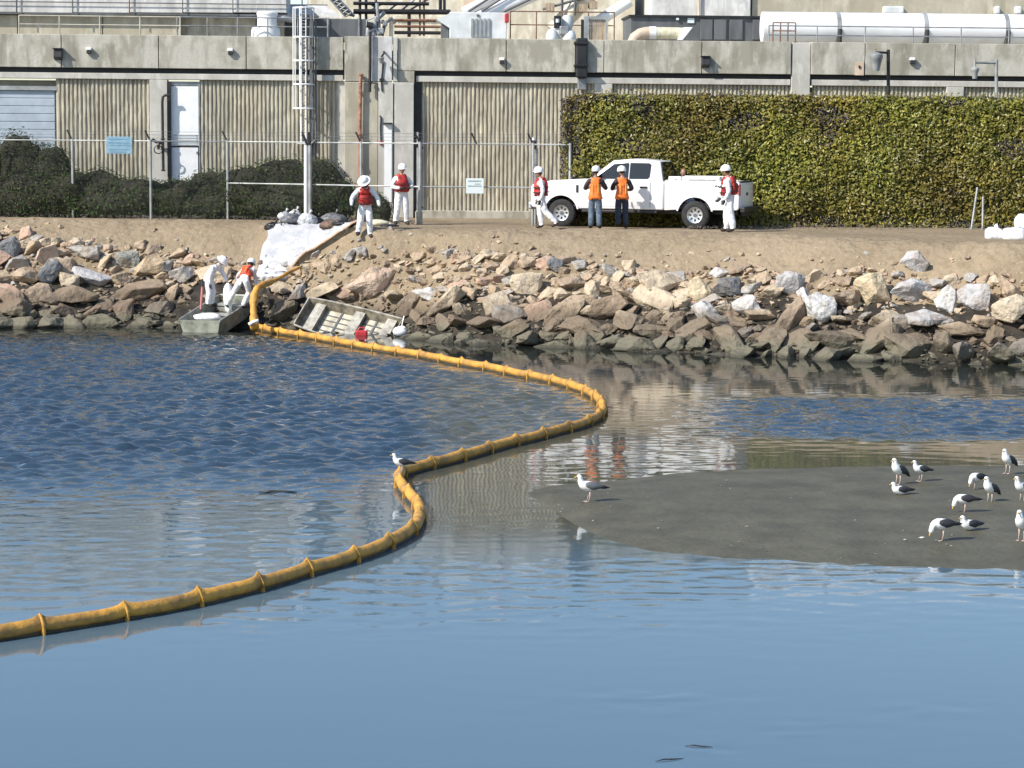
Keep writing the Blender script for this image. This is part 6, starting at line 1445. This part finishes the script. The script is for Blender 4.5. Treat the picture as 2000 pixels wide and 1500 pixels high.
def gull(lab, u, v, face, pose, m, scale=1.0, z=None, at=None, tilt=0):
    p = at or G(u, v, .07); T = empty('gull', p, R(face)); T.scale = (scale,)*3; tag(T, lab, 'gull', 'gulls on the sandbar' if at is None else None); path, bill, leg = gull_mesh(pose)
    def B(mb, nm, mm, par=T, **k): return mb.build(nm, MATS[mm], par, local=True, **k)
    cp = smooth_path([Vector(a) for a, _ in path], 3); cr_ = []
    for i in range(len(path)-1): cr_ += [path[i][1]*(1-j/3) + path[i+1][1]*j/3 for j in range(3)]
    cr_.append(path[-1][1]); mb = MB(); mb.tube(cp, cr_, 14); body = B(mb, 'body', 'gull_white', smooth=True)
    c = Vector(path[3][0]); tail = Vector(path[0][0]); ax = (tail - c).normalized(); upv = Vector((0,0,1)); upv = (upv - ax*upv.dot(ax)).normalized()
    for sg in (-1,1):
        mb = MB(); o_ = c + ax*.065 + upv*.022 + Vector((0,sg*.052,0)); Mw = Matrix((ax.to_4d(), Vector((0,sg*1.0,0,0)), upv.to_4d(), (0,0,0,1))).transposed(); Mw[0][3], Mw[1][3], Mw[2][3] = o_; Mw[3] = (0,0,0,1)
        mb.ell((0,0,0), (.155,.036,.062), 14, 10, fn=lambda q: Vector((q.x, q.y, q.z*(1-.55*max(0,q.x)) + .12*q.x)), M=Mw); wg = B(mb, 'wing', m, body, smooth=True)
        mb = MB(); mb.tube([o_ + ax*.10 + upv*.0, o_ + ax*.19 - upv*.002 - Vector((0,sg*.03,0)), o_ + ax*.255 - Vector((0,sg*.045,0))], [.03,.022,.006], 6); B(mb, 'wing_tip', 'gull_black', wg, smooth=True)
        mb = MB(); h = Vector(path[7][0]); mb.ell(h + Vector((-.012,sg*.031,.006)), (.006,.005,.006), 6, 4); B(mb, 'eye', 'gull_black', body)
        if leg:
            hx = c + Vector((.012,sg*.032,-.05)); f = Vector((c.x-.005, sg*.035, 0)); mb = MB(); mb.tube([hx, Vector((f.x+.018,f.y,leg*.5)), f + Vector((0,0,.012))], [.016,.008,.008], 6); lg = B(mb, 'leg', 'gull_leg', body, smooth=True)
            mb = MB(); mb.add([f+Vector((.012,0,.012)), f+Vector((-.055,-.026,.003)), f+Vector((-.062,0,.003)), f+Vector((-.055,.026,.003)), f+Vector((-.02,0,.014))], [(0,1,4),(1,2,4),(2,3,4),(3,0,4)]); B(mb, 'foot', 'gull_leg', lg)
    mb = MB(); mb.tube([Vector(bill[0]), Vector(bill[0]).lerp(Vector(bill[1]),.7), Vector(bill[1])], [.011,.009,.003], 6); B(mb, 'bill', 'gull_bill', body, smooth=True)
    mb = MB(); t0 = Vector(path[1][0]); mb.add([t0+Vector((0,-.03,.004)), t0+Vector((0,.03,.004)), tail+ax*.05+Vector((0,.045,0)), tail+ax*.05+Vector((0,-.045,0)), t0+Vector((0,0,.022)), tail+ax*.05+Vector((0,0,.008))], [(0,3,5,4),(4,5,2,1),(0,1,2,3)]); B(mb, 'tail', 'gull_white', body)
    return T
gull('large gull with mid-grey wings standing alone at the tip of the sandbar', 1149, 980, 18, 'stand', 'gull_grey', 1.04)
gull('dark-winged gull standing upright at the far edge, tallest of the left pair', 1753, 946, 42, 'upright', 'gull_slate', 1.02)
gull('dark-winged gull standing right beside the tall upright one', 1797, 940, 28, 'stand', 'gull_slate', .86)
gull('gull sitting low on the sand just below the upright pair', 1757, 968, 25, 'sit', 'gull_slate', .9)
gull('gull with head tucked standing left of the longer-legged gull', 1906, 957, 40, 'peck', 'gull_slate', .9)
gull('gull standing on long legs with its own clear shadow in the middle of the flock', 1932, 982, 45, 'upright', 'gull_slate', .98)
gull('gull stooping with bill to the sand in the middle of the flock', 1881, 1003, 16, 'peck', 'gull_slate', .95)
gull('gull stooping nearest the water, bill to the sand', 1838, 1056, 22, 'peck', 'gull_slate', 1.02)
gull('gull sitting on the sand right of the stooping gull nearest the water', 1892, 1037, 35, 'sit', 'gull_slate', .95)
gull('gull at the far edge in front of the pale reflection, dark wing hanging', 1967, 925, 45, 'upright', 'gull_slate', 1.0)
gull('plump white gull cut by the frame edge in mid flock', 1996, 980, 40, 'stand', 'gull_slate', 1.0)
gull('upright white gull cut by the frame edge, closest of the edge pair', 1994, 1056, 60, 'upright', 'gull_grey', 1.05)
pb = G(783, 918, .26); gull('dark-winged gull perched on the bend of the yellow boom', 0, 0, 20, 'stand', 'gull_slate', .82, at=Vector((pb.x, pb.y, .20)))
t = empty('feather', G(1801, 1050, .065)); tag(t, 'tiny white feather lying on the sand left of the stooping gull', 'feather'); mb = MB(); mb.ell(G(1801,1050,.075), (.035,.02,.012), 8, 6); mb.build('vane', MATS['gull_white'], t, smooth=True); mb = MB(); q = G(1801,1050,.08); mb.tube([q+Vector((-.05,0,0)), q+Vector((.03,0,.005))], .003, 4); mb.build('quill', MATS['gull_white'], t)

# ================================================================== FLOATING BITS
for u0_, u1_, v, sl_, lab in ((505,580,961,0,'thin dark stick floating in the rippled water inside the boom'),(1338,1392,1458,-2,'dark ripple trough shaped as a sliver on the smooth foreground water, upper of two'),(1280,1335,1484,6,'dark ripple trough shaped as a sliver on the smooth foreground water, closest to the bottom edge')):  # a stick, then two dark ripple troughs made as solid slivers
    a, b = G(u0_, v + sl_/2, .004), G(u1_, v - sl_/2, .004); t = empty('floating_sliver', a); tag(t, lab, 'driftwood', 'sticks floating on the water'); r_ = .022 if v < 1000 else .006
    mb = MB(); mb.tube([a, a.lerp(b,.3) + Vector((0,.01,.008)), a.lerp(b,.7) + Vector((0,-.008,.004)), b], [r_*.4, r_, r_*.9, r_*.3], 7); mb.build('streak_body', MATS['trim_black'], t, smooth=True)
    mb = MB(); q = a.lerp(b,.55); mb.tube([q, q + Vector((.05,.02,r_*1.2))], [r_*.6, r_*.2], 5); mb.build('stub', MATS['twig'], t)
